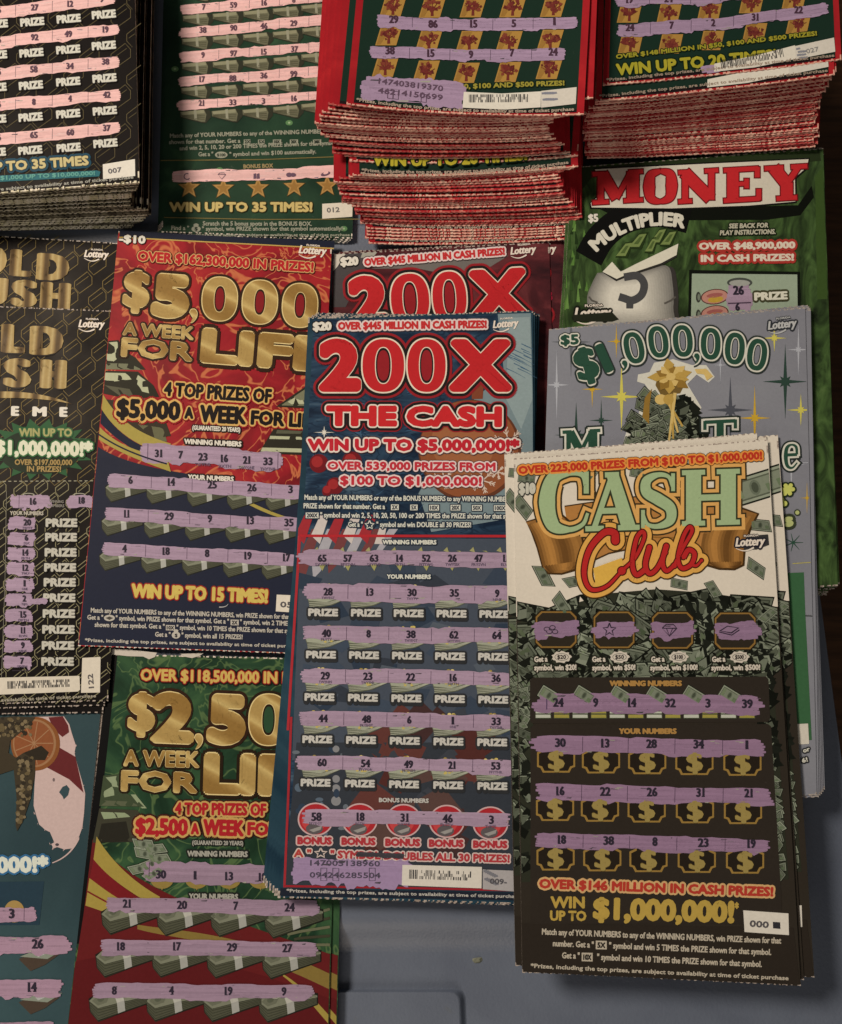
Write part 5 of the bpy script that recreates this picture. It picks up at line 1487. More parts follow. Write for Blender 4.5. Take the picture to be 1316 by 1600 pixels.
# ================================================================== tall pile of black tickets (top left corner)
def black_pile():
    A = (0, 0, 3.871)
    N, dz, z0 = 42, .00062, .0004
    ztop = z0 + N * dz
    t = Ticket('lottery_ticket', 'black ticket with pink number rows, topmost of the black pile', [(-150, -390), (203, -390), (218.5, 286), (-142, 312)], ztop, bow=.0004, th=.0005)
    t.view(*A)
    hex_lines(t, -560, -20, 900, 1180, C(92, 78, 50), 12, 190, 120, 3.5)
    rows = [((215, 72), (430, 50), (620, 22)), ((215, 252), (418, 232), (643, 205)), ((210, 446), (428, 426), (643, 399)), ((210, 642), (428, 622), (650, 599)), ((210, 842), (430, 826), (650, 800)), ((218, -110), (432, -130), (640, -155))]
    ns = (('27', '12', '9'), ('92', '49', '19'), ('58', '34', '38'), ('8', '4', '42'), ('65', '60', '37'), ('33', '7', '51'))
    py = [((130, 167), (350, 148), (562, 122)), ((125, 354), (347, 334), (562, 310)), ((122, 550), (347, 528), (566, 507)), ((120, 742), (347, 722), (568, 704)), ((118, 942), (350, 926), (572, 900)), ((132, -20), (350, -40), (560, -66))]
    for k in range(6):
        (x0, y0), _, (x1, y1) = rows[k]
        sl = (y1 - y0) / (x1 - x0)
        t.strip(-300, y0 - 14 + sl * (-300 - x0), x1 + 78, y1 - 14 + sl * 78, 66, 200 + k, SALMON, 5, (-110, 100, 322, 538), .15)
        t.sub('number_lettering')
        for q in range(3): t.num(ns[k][q], rows[k][q][0], rows[k][q][1], 38, C(86, 60, 66), layer=9)
        t.num('16', -6, rows[k][0][1] + 14, 38, C(86, 60, 66), layer=9)
        t.part('prize_lettering')
        for q in range(3):
            x, y = py[k][q]; t.text('PRIZE', x, y + 4, x + 146, y - 8, 50, C(190, 178, 156), [(.12, BLACK)], bold=.08, layer=8)
        x, y = py[k][0]; t.text('PRIZE', x - 218, y + 16, x - 74, y + 6, 50, C(190, 178, 156), [(.12, BLACK)], bold=.08, layer=8)
    t.part('headline_lettering'); t.text('WIN UP TO 35 TIMES', -300, 1066, 544, 1006, 60, C(182, 160, 108), [(.26, C(34, 64, 74)), (.05, C(40, 34, 28))], bold=.07, layer=8)
    t.part('banner_print'); t.poly([(-340, 1092), (-200, 1078), (590, 1036), (612, 1044), (604, 1072), (-340, 1124)], C(44, 92, 92), 4)
    t.part('fine_print_lettering'); t.text('PRIZES FROM $1,000 UP TO $10,000,000!', -300, 1112, 580, 1066, 26, C(92, 140, 122), bold=.06, layer=7)
    t.part('number_tag'); t.poly([(626, 1000), (820, 968), (822, 1070), (628, 1090)], C(206, 190, 168), 5); t.sub('tag_lettering'); t.text('007', 660, 1058, 742, 1046, 30, C(96, 88, 84), bold=.04, layer=7)
    t.part('fine_print_lettering'); t.text('*Prizes, including the top prizes, are subject to availability at time of ticket purchase', -560, 1212, 812, 1086, 20, C(150, 140, 122), bold=.05, layer=6)
    edge = paper_mat('pale_perforation', C(184, 166, 126), C(224, 206, 162), 300)
    edge2 = paper_mat('dark_perforation', C(64, 54, 40), C(120, 106, 80), 300)
    t.build([GOLDHEX, edge, GOLDHEX], None, seed=11, perf=.65)
    r = random.Random(44)
    alt = t.card.data.copy(); alt.materials[1] = edge2
    an = [(0, -142, 312, 218, 286), (.12, -142, 316, 219, 292), (.25, -140, 322, 214, 304), (.36, -138, 330, 213, 312), (.42, -136, 334, 216, 320), (.5, -130, 340, 222, 326), (.58, -120, 342, 246, 328), (.7, -120, 350, 252, 335), (.85, -128, 356, 242, 345), (1, -130, 362, 226, 358)]
    for k in range(1, N):
        q = lerp_path(an, k / (N - 1))
        o = single(alt if r.random() < .35 else t.card.data, 'lottery_ticket', 'black ticket inside the tall black pile, only its edges showing', 'tickets inside the tall black pile')
        j = r.uniform(-2.5, 2.5); e = r.uniform(-1.2, 1.2)
        place(o, t.q, ztop - dz * k, (q[2] - 360 + j, q[1] + e), (q[2] + j + r.uniform(-1, 1), q[3] + e))
black_pile()

# ================================================================== green ticket with note rolls and gold stars
def green_bonus_ticket():
    A = (230, 0, 3.871)
    gm = art_mat('dark_green_print', [(0.3, C(28, 42, 30)), (0.6, C(40, 58, 40)), (0.78, C(60, 86, 54))], 30, 0.8)
    t = Ticket('lottery_ticket', 'dark green ticket with five gold stars and pink bonus strip, beside the black pile', [(269, -330), (578, -330), (550.5, 373), (253, 363)], .0026)
    t.view(*A)
    r = random.Random(51)
    rows = [(((345, 66), (525, 54), (710, 40), (888, 22), (1060, 4)), ('7', '59', '16', '8', '22'), 70), (((340, 205), (525, 192), (708, 180), (888, 164), (1066, 142)), ('38', '90', '46', '29', '1'), 215),
            (((340, 356), (525, 346), (708, 336), (893, 320), (1060, 300)), ('9', '97', '15', '37', '51'), 365), (((335, 502), (520, 496), (708, 480), (888, 470), (1060, 446)), ('17', '88', '36', '99', '6'), 512),
            (((330, 646), (520, 642), (705, 634), (890, 618), (1060, 600)), ('21', '33', '3', '16', '40'), 662), (((346, -85), (525, -96), (710, -110), (888, -128), (1060, -146)), ('14', '5', '61', '30', '2'), -80)]
    for k, (ps, ns, _) in enumerate(rows):
        for q, (x, y) in enumerate(ps):
            t.part('money_print'); X, Y = x - 40, y + 56
            t.poly([(X - 92, Y - 24), (X + 60, Y - 40), (X + 94, Y - 30), (X + 98, Y + 10), (X + 66, Y + 46), (X + 40, Y + 44), (X - 88, Y + 12)], C(48, 46, 34), 3)
            t.poly([(X - 88, Y - 22), (X + 56, Y - 36), (X + 70, Y - 6), (X + 62, Y + 38), (X + 40, Y + 38), (X - 84, Y + 8)], C(98, 92, 68), 4)
            t.poly([(X - 84, Y - 20), (X + 54, Y - 34), (X + 60, Y - 14), (X - 76, Y - 2)], C(128, 120, 90), 5)
            for u in range(3): t.line([(X - 80, Y + 0 + u * 4), (X + 60, Y + 0 + u * 13)], 4, C(78, 72, 52), 6)
            t.poly([(X - 6, Y - 32), (X + 10, Y - 34), (X + 14, Y + 26), (X - 2, Y + 22)], C(136, 128, 102), 6)
        x0, y0 = ps[0]; x1, y1 = ps[4]
        t.strip(x0 - 140, y0 - 2, x1 + 110, y1 - 24, 56, 220 + k, SALMON, 6.5, [(ps[q][0] + ps[q + 1][0]) / 2 + 3 for q in range(4)], .6)
        t.sub('number_lettering')
        for q in range(5): t.num(ns[q], *ps[q], 36, C(90, 62, 66), layer=10)
    t.part('fine_print_lettering')
    fp = C(138, 132, 108)
    t.text('Match any of YOUR NUMBERS to any of the WINNING NUMBERS, win PRIZE', 140, 838, 1240, 806, 26, fp, bold=.045, layer=6)
    t.text('shown for that number. Get a', 134, 876, 566, 868, 26, fp, bold=.045, layer=6)
    for x in (586, 672, 762, 864, 1004): t.poly([(x, 848), (x + (40 if x < 700 else 50), 847), (x + (40 if x < 700 else 50), 876), (x, 878)], fp, 5)
    for x, s_ in ((588, '2X'), (674, '5X'), (766, '10X'), (868, '20X'), (1008, '200X')): t.text(s_, x + 3, 872, x + 38, 871, 20, C(40, 44, 34), bold=.06, layer=7)
    t.text('and win 2, 5, 10, 20 or 200 TIMES the PRIZE shown for that symbol.', 198, 914, 1150, 880, 26, fp, bold=.045, layer=6)
    t.text('Get a "', 312, 950, 402, 948, 26, fp, bold=.045, layer=6); t.ell(450, 940, 38, 20, fp, 5); t.text('$100', 424, 950, 476, 950, 18, C(40, 44, 34), bold=.05, layer=7); t.text('" symbol and win $100 automatically.', 500, 950, 1024, 932, 26, fp, bold=.045, layer=6)
    t.part('rule_print'); t.line([(84, 974), (700, 968), (1300, 945)], 5, C(112, 94, 52), 4); t.line([(104, 1318), (700, 1330), (1300, 1328)], 5, C(112, 94, 52), 4)
    t.part('heading_lettering'); t.text('BONUS BOX', 584, 1024, 764, 1018, 26, C(138, 116, 76), bold=.06, layer=6)
    for cx, cy in ((255, 1138), (462, 1142), (672, 1140), (890, 1132), (1090, 1126), (1290, 1118)):
        t.part('star_print')
        for q, c in ((74, C(92, 66, 32)), (66, C(158, 116, 62)), (44, C(138, 98, 48))):
            t.poly([(cx + (q if u % 2 == 0 else q * .42) * math.sin(u * math.pi / 5), cy - (q if u % 2 == 0 else q * .42) * math.cos(u * math.pi / 5)) for u in range(10)], c, 4 + (74 - q) * .03)
    t.strip(150, 1074, 1330, 1040, 66, 231, SALMON, 6.5, (), .5)
    t.part('symbol_print')
    K = C(96, 70, 78)
    t.line([(244 + 18 * math.cos(a), 1072 + 18 * math.sin(a)) for a in np.linspace(.6, 5.2, 12)], 6, K, 9)
    t.line([(430, 1060), (442, 1050), (466, 1050), (478, 1060), (454, 1088), (430, 1060), (478, 1060)], 4, K, 9)
    for dx in (-12, 8): t.poly([(665 + dx - 8, 1056), (665 + dx + 8, 1052), (665 + dx + 10, 1084), (665 + dx - 8, 1086)], K, 9)
    t.ell(860, 1062, 18, 14, K, 9, 14); t.ell(884, 1062, 18, 12, K, 9.5, 14); t.ell(1080, 1056, 30, 12, K, 9, 18, -.3); t.ell(1082, 1050, 16, 8, SALMON, 9.5, 14, -.3)
    t.part('headline_lettering'); t.text('WIN UP TO 35 TIMES!', 136, 1286, 1002, 1286, 60, C(182, 154, 92), [(.08, C(60, 50, 26))], bold=.075, layer=8)
    t.part('number_tag'); t.poly([(1060, 1236), (1266, 1224), (1268, 1312), (1060, 1326)], C(200, 182, 156), 5); t.sub('tag_lettering'); t.text('012', 1088, 1290, 1166, 1286, 30, C(96, 88, 80), bold=.04, layer=7)
    t.part('fine_print_lettering'); t.text('Scratch the 5 bonus spots in the BONUS BOX.', 338, 1368, 998, 1370, 27, fp, bold=.045, layer=6)
    t.text('Find a "', 148, 1394, 256, 1396, 26, fp, bold=.045, layer=6); t.ell(298, 1388, 28, 18, fp, 5); t.ell(298, 1364, 16, 10, fp, 5); t.text('$', 288, 1398, 308, 1398, 22, C(40, 44, 34), bold=.05, layer=7)
    t.text('" symbol, win PRIZE shown for that symbol automatically!', 334, 1400, 1184, 1398, 26, fp, bold=.045, layer=6)
    t.text('*Prizes, including the top prizes, are subject to availability at time of ticket purchase', 120, 1432, 1226, 1432, 17, fp, bold=.05, layer=6)
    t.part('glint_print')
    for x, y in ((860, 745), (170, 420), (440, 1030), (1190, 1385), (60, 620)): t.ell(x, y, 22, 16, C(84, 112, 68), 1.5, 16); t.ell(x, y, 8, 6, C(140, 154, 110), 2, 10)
    t.build([gm, PAPER, gm], None, seed=12)
    for k in range(3):
        o = single(t.card.data, 'lottery_ticket', 'dark green ticket under the one with gold stars, only its edge showing', 'tickets under the dark green one')
        place(o, t.q, .0020 - .0006 * k, (251 - 2 * k, 366 + 2 * k), (549 - 2 * k, 376 + 2 * k))
green_bonus_ticket()

# ================================================================== the two tall piles of red bordered tickets
REDEDGE = art_mat('red_border_print', [(0.3, C(134, 26, 30)), (0.7, C(168, 38, 38))], 40, 0.5)
DKGREEN = flat_mat('pine_green_print', C(30, 44, 33))
BANDBLK = flat_mat('black_band_print', C(36, 26, 24))
REDPERF = paper_mat('pink_perforation', C(192, 124, 102), C(220, 164, 134), 300)
REDPERF2 = paper_mat('red_perforation', C(150, 52, 48), C(186, 100, 82), 300)
def red_slot(u, v, w, h):
    if u < 2.7 or u > w - 2.7 or v < .9 or v > h - 1.5: return 2
    if v < 3.6: return 3
    return 0
RS = [DKGREEN, REDPERF, REDEDGE, BANDBLK]
def tree_tile(t, cx, cy, w, h, sk, r):
    t.part('tree_tile')
    g = C(170, 126, 62)
    t.poly([(cx - w / 2 + sk, cy - h / 2), (cx + w / 2 + sk, cy - h / 2), (cx + w / 2 - sk, cy + h / 2), (cx - w / 2 - sk, cy + h / 2)], C(160, 116, 54), 3)
    t.poly([(cx - w / 2 + sk + 6, cy - h / 2 + 4), (cx + sk, cy - h / 2 + 4), (cx - w / 4 - sk, cy + h / 2 - 4), (cx - w / 2 - sk + 6, cy + h / 2 - 4)], C(142, 100, 46), 3.5)
    c = C(104, 44, 36)
    t.poly([(cx - 8, cy + h * .42), (cx + 6, cy + h * .42), (cx + 5, cy), (cx - 4, cy)], c, 5)
    for k in range(22):
        a, q = r.uniform(0, 6.3), r.uniform(.1, .42) * h
        x, y = cx + q * math.cos(a), cy - h * .08 + q * .72 * math.sin(a); s_ = r.uniform(6, 13)
        t.poly([(x + s_ * math.cos(b + a), y + s_ * math.sin(b + a)) for b in (0, 1.7, 2.9, 4.4)], r.choice((c, C(88, 36, 32), C(118, 56, 40))), 5 + k * .03)
    for k in range(5):
        a = -math.pi * (.1 + .2 * k); t.line([(cx, cy + h * .15), (cx + h * .44 * math.cos(a), cy + h * .30 * math.sin(a))], 5, c, 6, 2)
PURP = C(154, 124, 138)
def red_pile_front():
    A = (490, 0, 2.991)
    N, dz, z0 = 54, .00078, .0005
    ztop = z0 + N * dz
    r = random.Random(61)
    t = Ticket('lottery_ticket', 'red bordered ticket with tree tiles and serial number strip, atop the taller red pile', [(590, -345), (940, -345), (912, 180), (541.5, 164)], ztop, bow=.0032, th=.00062)
    t.view(*A)
    for row in (((372, 30), (555, 36), (745, 34), (930, 34), (1120, 32)), ((352, 165), (540, 187), (728, 192), (914, 192), (1106, 186)), ((336, 312), (528, 330), (714, 340), (908, 336), (1100, 322))):
        for cx, cy in row: tree_tile(t, cx, cy + 6, 98, 94, 14, r)
    for k, (p, ns) in enumerate(((((375, 116), (558, 138), (748, 137), (935, 135), (1124, 126)), ('29', '86', '15', '5', '1')), (((358, 262), (548, 274), (735, 280), (926, 272), (1118, 268)), ('38', '15', '9', '7', '24')))):
        x0, y0 = p[0]; x1, y1 = p[4]
        sg = [(p[q][0] + p[q + 1][0]) / 2 - 4 for q in range(4)]
        t.strip(x0 - (76 if k == 0 else 96), y0 - 12, p[2][0], p[2][1] - 12, 52, 250 + k, PURP, 7, sg[:2], .5); t.strip(p[2][0] - 20, p[2][1] - 12, x1 + (104 if k == 0 else 52), y1 - 10, 52, 254 + k, PURP, 7, sg[2:], .5)
        t.sub('number_lettering')
        for q in range(5): t.num(ns[q], *p[q], 36, C(70, 46, 54), layer=10)
    t.strip(226, 418, 700, 448, 120, 259, PURP, 6.5, (), .5)
    t.sub('serial_lettering'); K = C(90, 66, 76)
    t.text('147403819370', 303, 398, 604, 434, 26, K, bold=.035, layer=9); t.text('46214150699', 300, 442, 602, 476, 26, K, bold=.035, layer=9)
    for x in (348, 374, 504): t.line([(x, 424 + (x - 300) * .11), (x + 24, 427 + (x - 300) * .11), (x + 22, 464 + (x - 300) * .11), (x - 2, 460 + (x - 300) * .11), (x, 424 + (x - 300) * .11)], 3, K, 9)
    t.part('fine_print_lettering'); t.text('$200, $100 AND $500 PRIZES!', 640, 424, 1172, 406, 24, C(142, 126, 48), [(.2, C(26, 36, 22))], bold=.07, layer=5.5)
    t.part('barcode_panel'); t.poly([(702, 436), (880, 444), (1062, 434), (1060, 508), (880, 520), (696, 510)], C(206, 190, 166), 8); t.barcode(726, 486, 1000, 484, 36, 21, 9.5)
    t.part('number_tag'); t.poly([(1062, 432), (1228, 414), (1224, 492), (1062, 510)], C(196, 180, 158), 7.5)
    for k in range(14): t.poly([(1064 + k * 4, 440 + (k * 29 % 58)), (1086 + k * 4, 436 + (k * 29 % 58)), (1090 + k * 4, 444 + (k * 29 % 58)), (1066 + k * 4, 449 + (k * 29 % 58))], C(122, 116, 118), 8.5)
    t.part('last_line_print'); t.text('*Prizes, including the top prizes, are subject to availability at time of ticket purchase', 200, 480, 1216, 524, 16, C(164, 140, 116), bold=.05, layer=9, ctrl=(720, 556))
    t.build(RS, red_slot, seed=13, perf=.72)
    alt = t.card.data.copy(); alt.materials[1] = REDPERF2
    an = [(0, 536, 169, 906, 186), (.05, 520, 172, 900, 188), (.12, 500, 190, 902, 195), (.2, 497, 204, 892, 209), (.28, 505, 216, 890, 221), (.38, 524, 234, 904, 234), (.45, 524, 248, 904, 245), (.49, 546, 252, 903, 244),
          (.51, 553, 280, 898, 266), (.57, 522, 293, 896, 282), (.63, 533, 301, 893, 297), (.7, 535, 321, 890, 311), (.78, 553, 335, 886, 330), (.86, 566, 346, 882, 344), (.93, 570, 362, 879, 359), (1, 572, 386, 878, 378)]
    for k in range(1, N):
        u = k / (N - 1)
        q = lerp_path(an, u)
        step = u > .49 and u < .525
        if step and not k % 1 and not getattr(t, 'shown', False):
            t.shown = True
            f = Ticket('lottery_ticket', 'red bordered ticket halfway down the taller red pile, its yellow headline peeping out', [(602, -240), (938, -250), (q[2], q[3]), (q[0], q[1])], ztop - dz * k, bow=.0032, th=.00062)
            f.view(*A)
            f.part('headline_lettering'); f.text('WIN UP TO 20 TIMES!', 276, 780, 1000, 752, 58, C(168, 148, 44), [(.1, C(24, 36, 22))], bold=.07, layer=5, ctrl=(640, 790))
            f.part('number_tag'); f.poly([(1030, 740), (1196, 722), (1196, 764), (1030, 782)], C(170, 150, 128), 4)
            f.part('last_line_print'); f.text('*Prizes, including the top prizes, are subject to availability at time of ticket purchase', 220, 826, 1178, 790, 17, C(168, 142, 116), bold=.05, layer=5, ctrl=(640, 842))
            f.build(RS, red_slot, seed=17, perf=.72)
            continue
        o = None
        if k % 9 == 4 or u > .92 or step or k == 1:
            o = copy_thing(t, ('card', 'last_line_print'), 'red bordered ticket inside the taller red pile, only its perforated edge showing', group='tickets inside the taller red pile')
        else:
            o = single(alt if r.random() < .42 else t.card.data, 'lottery_ticket', 'red bordered ticket inside the taller red pile, only its perforated edge showing', 'tickets inside the taller red pile')
        j, e = r.uniform(-5, 5), r.uniform(-2.4, 2.4)
        if k == 1: q = (559, 150, 931, 163); j = e = 0
        z = ztop - dz * k
        place(o, t.q, z, (q[0] + j, q[1] + e), (q[2] + j, q[3] + e + r.uniform(-1, 1)))
def red_pile_back():
    A = (876, 0, 2.991)
    N, dz, z0 = 38, .00066, .0098
    ztop = z0 + N * dz
    r = random.Random(71)
    t = Ticket('lottery_ticket', 'red bordered ticket with tree tiles and slanted barcode label, atop the lower red pile', [(955, -345), (1292, -370), (1314, 94), (942, 134)], ztop, bow=.0014, th=.00052)
    t.view(*A)
    for row in (((320, 62), (505, 66), (695, 52), (890, 18), (1090, -4)), ((325, 204), (512, 206), (705, 190), (905, 154), (1108, 114)), ((318, -80), (505, -78), (695, -90), (890, -120), (1090, -146))):
        for cx, cy in row: tree_tile(t, cx, cy + 4, 98, 90, 10, r)
    p = ((322, 152), (516, 142), (710, 130), (905, 104), (1108, 70))
    t.strip(266, 150, 720, 122, 56, 270, PURP, 7, (418, 608), .5); t.strip(700, 122, 1240, 44, 52, 271, PURP, 7, (806, 1004), .8); t.strip(252, 12, 720, 0, 50, 272, PURP, 7, (414, 606), .6); t.strip(700, -4, 1180, -70, 50, 273, PURP, 7, (), .6)
    t.sub('number_lettering')
    for n_, q in zip(('24', '7', '2', '31', '22'), p): t.num(n_, *q, 34, C(70, 46, 54), layer=10)
    for n_, x, y in (('19', 320, 22), ('24', 502, 18)): t.num(n_, x, y, 34, C(70, 46, 54), layer=10)
    t.part('prize_lettering'); ol = C(146, 132, 40)
    t.text('OVER $148 MILLION IN $50, $100 AND $500 PRIZES!', 258, 282, 1196, 172, 22, ol, [(.18, C(24, 36, 22))], bold=.07, layer=6)
    t.text('WIN UP TO 20 TIMES!', 260, 360, 1010, 290, 56, C(158, 142, 42), [(.1, C(24, 36, 22))], bold=.07, layer=6)
    t.strip(655, 340, 740, 325, 44, 279, PURP, 7, (), .5)
    t.part('barcode_panel'); t.poly([(716, 304), (900, 268), (1092, 218), (1096, 282), (900, 322), (714, 352)], C(208, 192, 168), 8); t.barcode(750, 326, 1040, 272, 38, 25, 9.5)
    t.part('number_tag'); t.poly([(1092, 222), (1274, 182), (1280, 248), (1096, 284)], C(198, 182, 160), 7.5)
    t.sub('tag_lettering'); t.text('027', 1146, 258, 1204, 246, 22, C(130, 122, 112), bold=.03, layer=9)
    for k in range(10): t.poly([(1096 + k * 4, 232 + (k * 29 % 44)), (1114 + k * 4, 228 + (k * 29 % 44)), (1118 + k * 4, 236 + (k * 29 % 44)), (1098 + k * 4, 241 + (k * 29 % 44))], C(128, 122, 120), 8.5)
    t.part('last_line_print'); t.text('*Prizes, including the top prizes, are subject to availability at time of ticket purchase', 212, 388, 1276, 272, 15, C(150, 126, 104), bold=.05, layer=9)
    t.build(RS, red_slot, seed=14, perf=.72)
    alt = t.card.data.copy(); alt.materials[1] = REDPERF2
    an = [(0, 930, 163, 1313, 120), (.06, 938, 152, 1310, 112), (.14, 931, 165, 1312, 121), (.2, 925, 170, 1306, 130), (.35, 915, 186, 1300, 148), (.5, 914, 200, 1296, 165), (.65, 913, 214, 1292, 184), (.8, 915, 228, 1290, 204), (.92, 917, 242, 1286, 222), (1, 919, 250, 1284, 232)]
    for k in range(1, N):
        u = (k - 1) / (N - 2)
        q = lerp_path(an, u)
        lab = 'red bordered ticket inside the lower red pile, only its perforated edge showing'
        if k == 1:
            o = copy_thing(t, ('card', 'number_tag', 'barcode_panel', 'last_line_print'), 'red bordered ticket with a white label strip, second in the lower red pile')
        else: o = single(alt if r.random() < .5 else t.card.data, 'lottery_ticket', lab, 'tickets inside the lower red pile')
        j, e = r.uniform(-5, 5), r.uniform(-2.4, 2.4)
        if k == 1: j = e = 0
        place(o, t.q, ztop - dz * k, (q[0] + j, q[1] + e), (q[2] + j, q[3] + e + r.uniform(-1, 1)))
red_pile_front()
red_pile_back()
# ================================================================== green ticket with the money bag, and the grey ticket with the gift (right side)
def money_bag_ticket():
    A = (850, 220, 2.824)
    grass = art_mat('grass_print', [(0.28, C(30, 34, 22)), (0.45, C(48, 60, 32)), (0.62, C(68, 86, 44)), (0.8, C(86, 102, 56))], 62, 2.0, None, (0.15, 1.6, .7))
    t = Ticket('lottery_ticket', 'green ticket with red slab title on white and a bulging money bag', [(894, 262), (1286, 232), (1309, 915), (852, 945)], .0088)
    t.view(*A)
    r = random.Random(81)
    t.part('shade_print')
    t.poly([(130, 112), (600, 84), (1215, 52), (1222, 90), (700, 130), (215, 160), (150, 240)], C(40, 46, 26), 1.2)
    t.poly([(210, 285), (640, 298), (1120, 286), (1180, 200), (1190, 250), (1130, 330), (980, 350), (640, 352), (300, 330)], C(22, 22, 16), 1.6)
    t.poly([(1195, 160), (1235, 110), (1250, 700), (1205, 700)], C(58, 74, 34), 1.4)
    t.part('grass_blade_print')
    for k in range(24):
        x, y = r.uniform(70, 188), r.uniform(330, 760)
        if 190 < x < 620 and y > 350: continue
        h = r.uniform(30, 80)
        t.poly([(x - 8, y), (x + 8, y), (x + r.uniform(-6, 14), y - h)], r.choice((C(50, 70, 32), C(84, 112, 50), C(98, 124, 60), C(36, 48, 24))), 1.7 + k * .006)
    t.part('title_panel')
    t.poly([(220, 122), (700, 98), (1172, 77), (1166, 122), (1114, 168), (1114, 276), (900, 296), (560, 308), (203, 302), (200, 276), (228, 250), (234, 160)], C(24, 22, 18), 2.5)
    t.poly([(224, 128), (700, 104), (1166, 83), (1160, 118), (1106, 164), (1108, 270), (900, 288), (560, 300), (210, 296), (206, 276), (234, 252), (240, 162)], C(196, 180, 154), 3)
    t.part('title_lettering')
    for ch, x, b, w, h in (('M', 214, 284, 222, 142), ('O', 440, 282, 146, 150), ('N', 592, 280, 176, 146), ('E', 792, 276, 168, 152), ('Y', 972, 270, 188, 154)):
        glyph_word(t, [(ch, x, b, w, h)], [(5, C(104, 24, 26))], C(180, 40, 40), 4.5, slope=-.06)
    t.part('price_lettering'); t.text('$5', 195, 362, 240, 360, 36, CREAM, bold=.07, layer=6)
    t.part('arch_print')
    t.line(smooth([(196, 520), (250, 430), (330, 362), (420, 330), (520, 322), (640, 350)], 8), 128, C(22, 20, 17), 3, 120)
    t.part('arch_lettering'); t.text('MULTIPLIER', 232, 496, 618, 392, 62, C(200, 186, 160), bold=.07, layer=8, ctrl=(398, 338))
    t.part('money_print')
    for x, y, w, a_ in ((350, 490, 90, -.5), (410, 450, 100, -.5), (470, 470, 70, -.9), (500, 430, 90, -.8), (545, 440, 90, -.8)):
        t.poly([(x - w * .4, y + 26), (x + w * .1, y - 40), (x + w * .5, y - 46), (x + w * .2, y + 30)], C(40, 50, 24), 3.5); t.poly([(x - w * .36, y + 20), (x + w * .1, y - 34), (x + w * .42, y - 38), (x + w * .1, y + 20)], C(112, 122, 66), 4); t.poly([(x - w * .15, y + 8), (x + w * .12, y - 24), (x + w * .26, y - 26), (x + w * .05, y + 8)], C(76, 88, 44), 4.5)
    t.part('money_bag_print')
    sm = lambda q: [tuple(v) for v in smooth(list(q) + [q[0]], 6)]
    body = [(250, 590), (225, 640), (205, 700), (215, 790), (235, 850), (560, 850), (585, 740), (582, 640), (560, 560), (470, 570)]
    t.poly(sm([(x + (6 if x > 400 else -6), y) for x, y in body]), C(56, 50, 44), 3.8)
    for k in range(14):
        u = k / 13; q = 1 - .62 * u
        t.poly(sm([(385 - 25 * u + (x - 400) * q, 715 - 20 * u + (y - 720) * q) for x, y in body]), C(*[a + (b - a) * u ** .8 for a, b in zip((112, 104, 92), (202, 188, 164))]), 4 + .07 * k)
    t.poly([(262, 586), (300, 545), (335, 590), (400, 560), (590, 465), (585, 515), (520, 552), (360, 605), (318, 622)], C(46, 42, 36), 5.5); t.poly([(258, 580), (300, 536), (338, 580), (400, 548), (592, 456), (584, 506), (516, 542), (356, 596), (320, 612)], C(204, 190, 162), 6)
    t.line([(198, 690), (210, 706), (236, 716)], 8, C(84, 76, 66), 6); t.line([(580, 690), (560, 706), (530, 720)], 8, C(84, 76, 66), 6)
    t.part('dollar_print')
    t.line(smooth([(352, 604), (410, 598), (440, 632), (430, 680), (390, 706), (350, 696), (330, 690)]), 34, C(70, 66, 62), 7); t.poly([(362, 690), (396, 690), (392, 742), (362, 742)], C(70, 66, 62), 7)
    t.part('logo_backing_print'); t.poly([(128, 770), (300, 758), (330, 790), (300, 800), (130, 800)], C(40, 40, 28), 6.5)
    t.logo(212, 766, 160, -.02, back=C(30, 30, 22))
    t.part('fine_print_lettering'); fp = C(172, 160, 132)
    t.text('SEE BACK FOR', 814, 390, 988, 386, 22, fp, [(.22, C(26, 30, 18))], bold=.06, shear=.12, layer=8); t.text('PLAY INSTRUCTIONS.', 774, 420, 1020, 414, 22, fp, [(.22, C(26, 30, 18))], bold=.06, shear=.12, layer=8)
    t.part('prize_lettering'); rd = C(160, 52, 42)
    t.text('OVER $48,900,000', 682, 484, 1108, 478, 32, C(206, 184, 156), [(.36, rd)], bold=.06, ax=1.8, layer=8); t.text('IN CASH PRIZES!', 690, 538, 1102, 532, 32, C(206, 184, 156), [(.36, rd)], bold=.06, ax=1.8, layer=8)
    t.part('play_area_panel')
    t.poly([(640, 572), (1128, 580), (1140, 1400), (620, 1400)], C(24, 24, 18), 4.5); t.poly([(652, 588), (1116, 592), (1126, 1390), (634, 1390)], C(144, 150, 122), 5)
    t.part('coin_print')
    for y in (690, 762): t.ell(752, y, 62, 34, C(80, 46, 40), 6, 26, -.12); t.ell(752, y, 57, 30, C(176, 120, 100), 6.4, 26, -.12); t.ell(756, y + 12, 34, 14, C(176, 138, 52), 6.8, 20, -.12); t.ell(752, y - 6, 36, 10, C(150, 84, 74), 6.8, 20, -.12)
    for y in (692, 770): t.ell(680, y, 11, 24, C(60, 58, 48), 6, 14); t.ell(682, y, 6, 15, C(110, 112, 92), 6.5, 12)
    t.strip(812, 692, 912, 690, 110, 290, PINK, 6.5, (), .2); t.ell(862, 628, 56, 22, C(70, 70, 60), 6, 24); t.ell(862, 630, 46, 14, C(150, 144, 128), 6.5, 24)
    t.sub('number_lettering'); t.num('26', 856, 682, 40, layer=10); t.num('6', 852, 752, 34, layer=10); t.line([(810, 720), (912, 716)], 5, C(74, 56, 66), 9)
    t.part('prize_lettering'); t.text('PRIZE', 926, 708, 1074, 702, 36, C(204, 194, 164), [(.26, C(66, 62, 40))], bold=.07, ax=1.6, layer=9)
    mg = [grass, PAPER_DIM, grass]
    t.build(mg, None, seed=15)
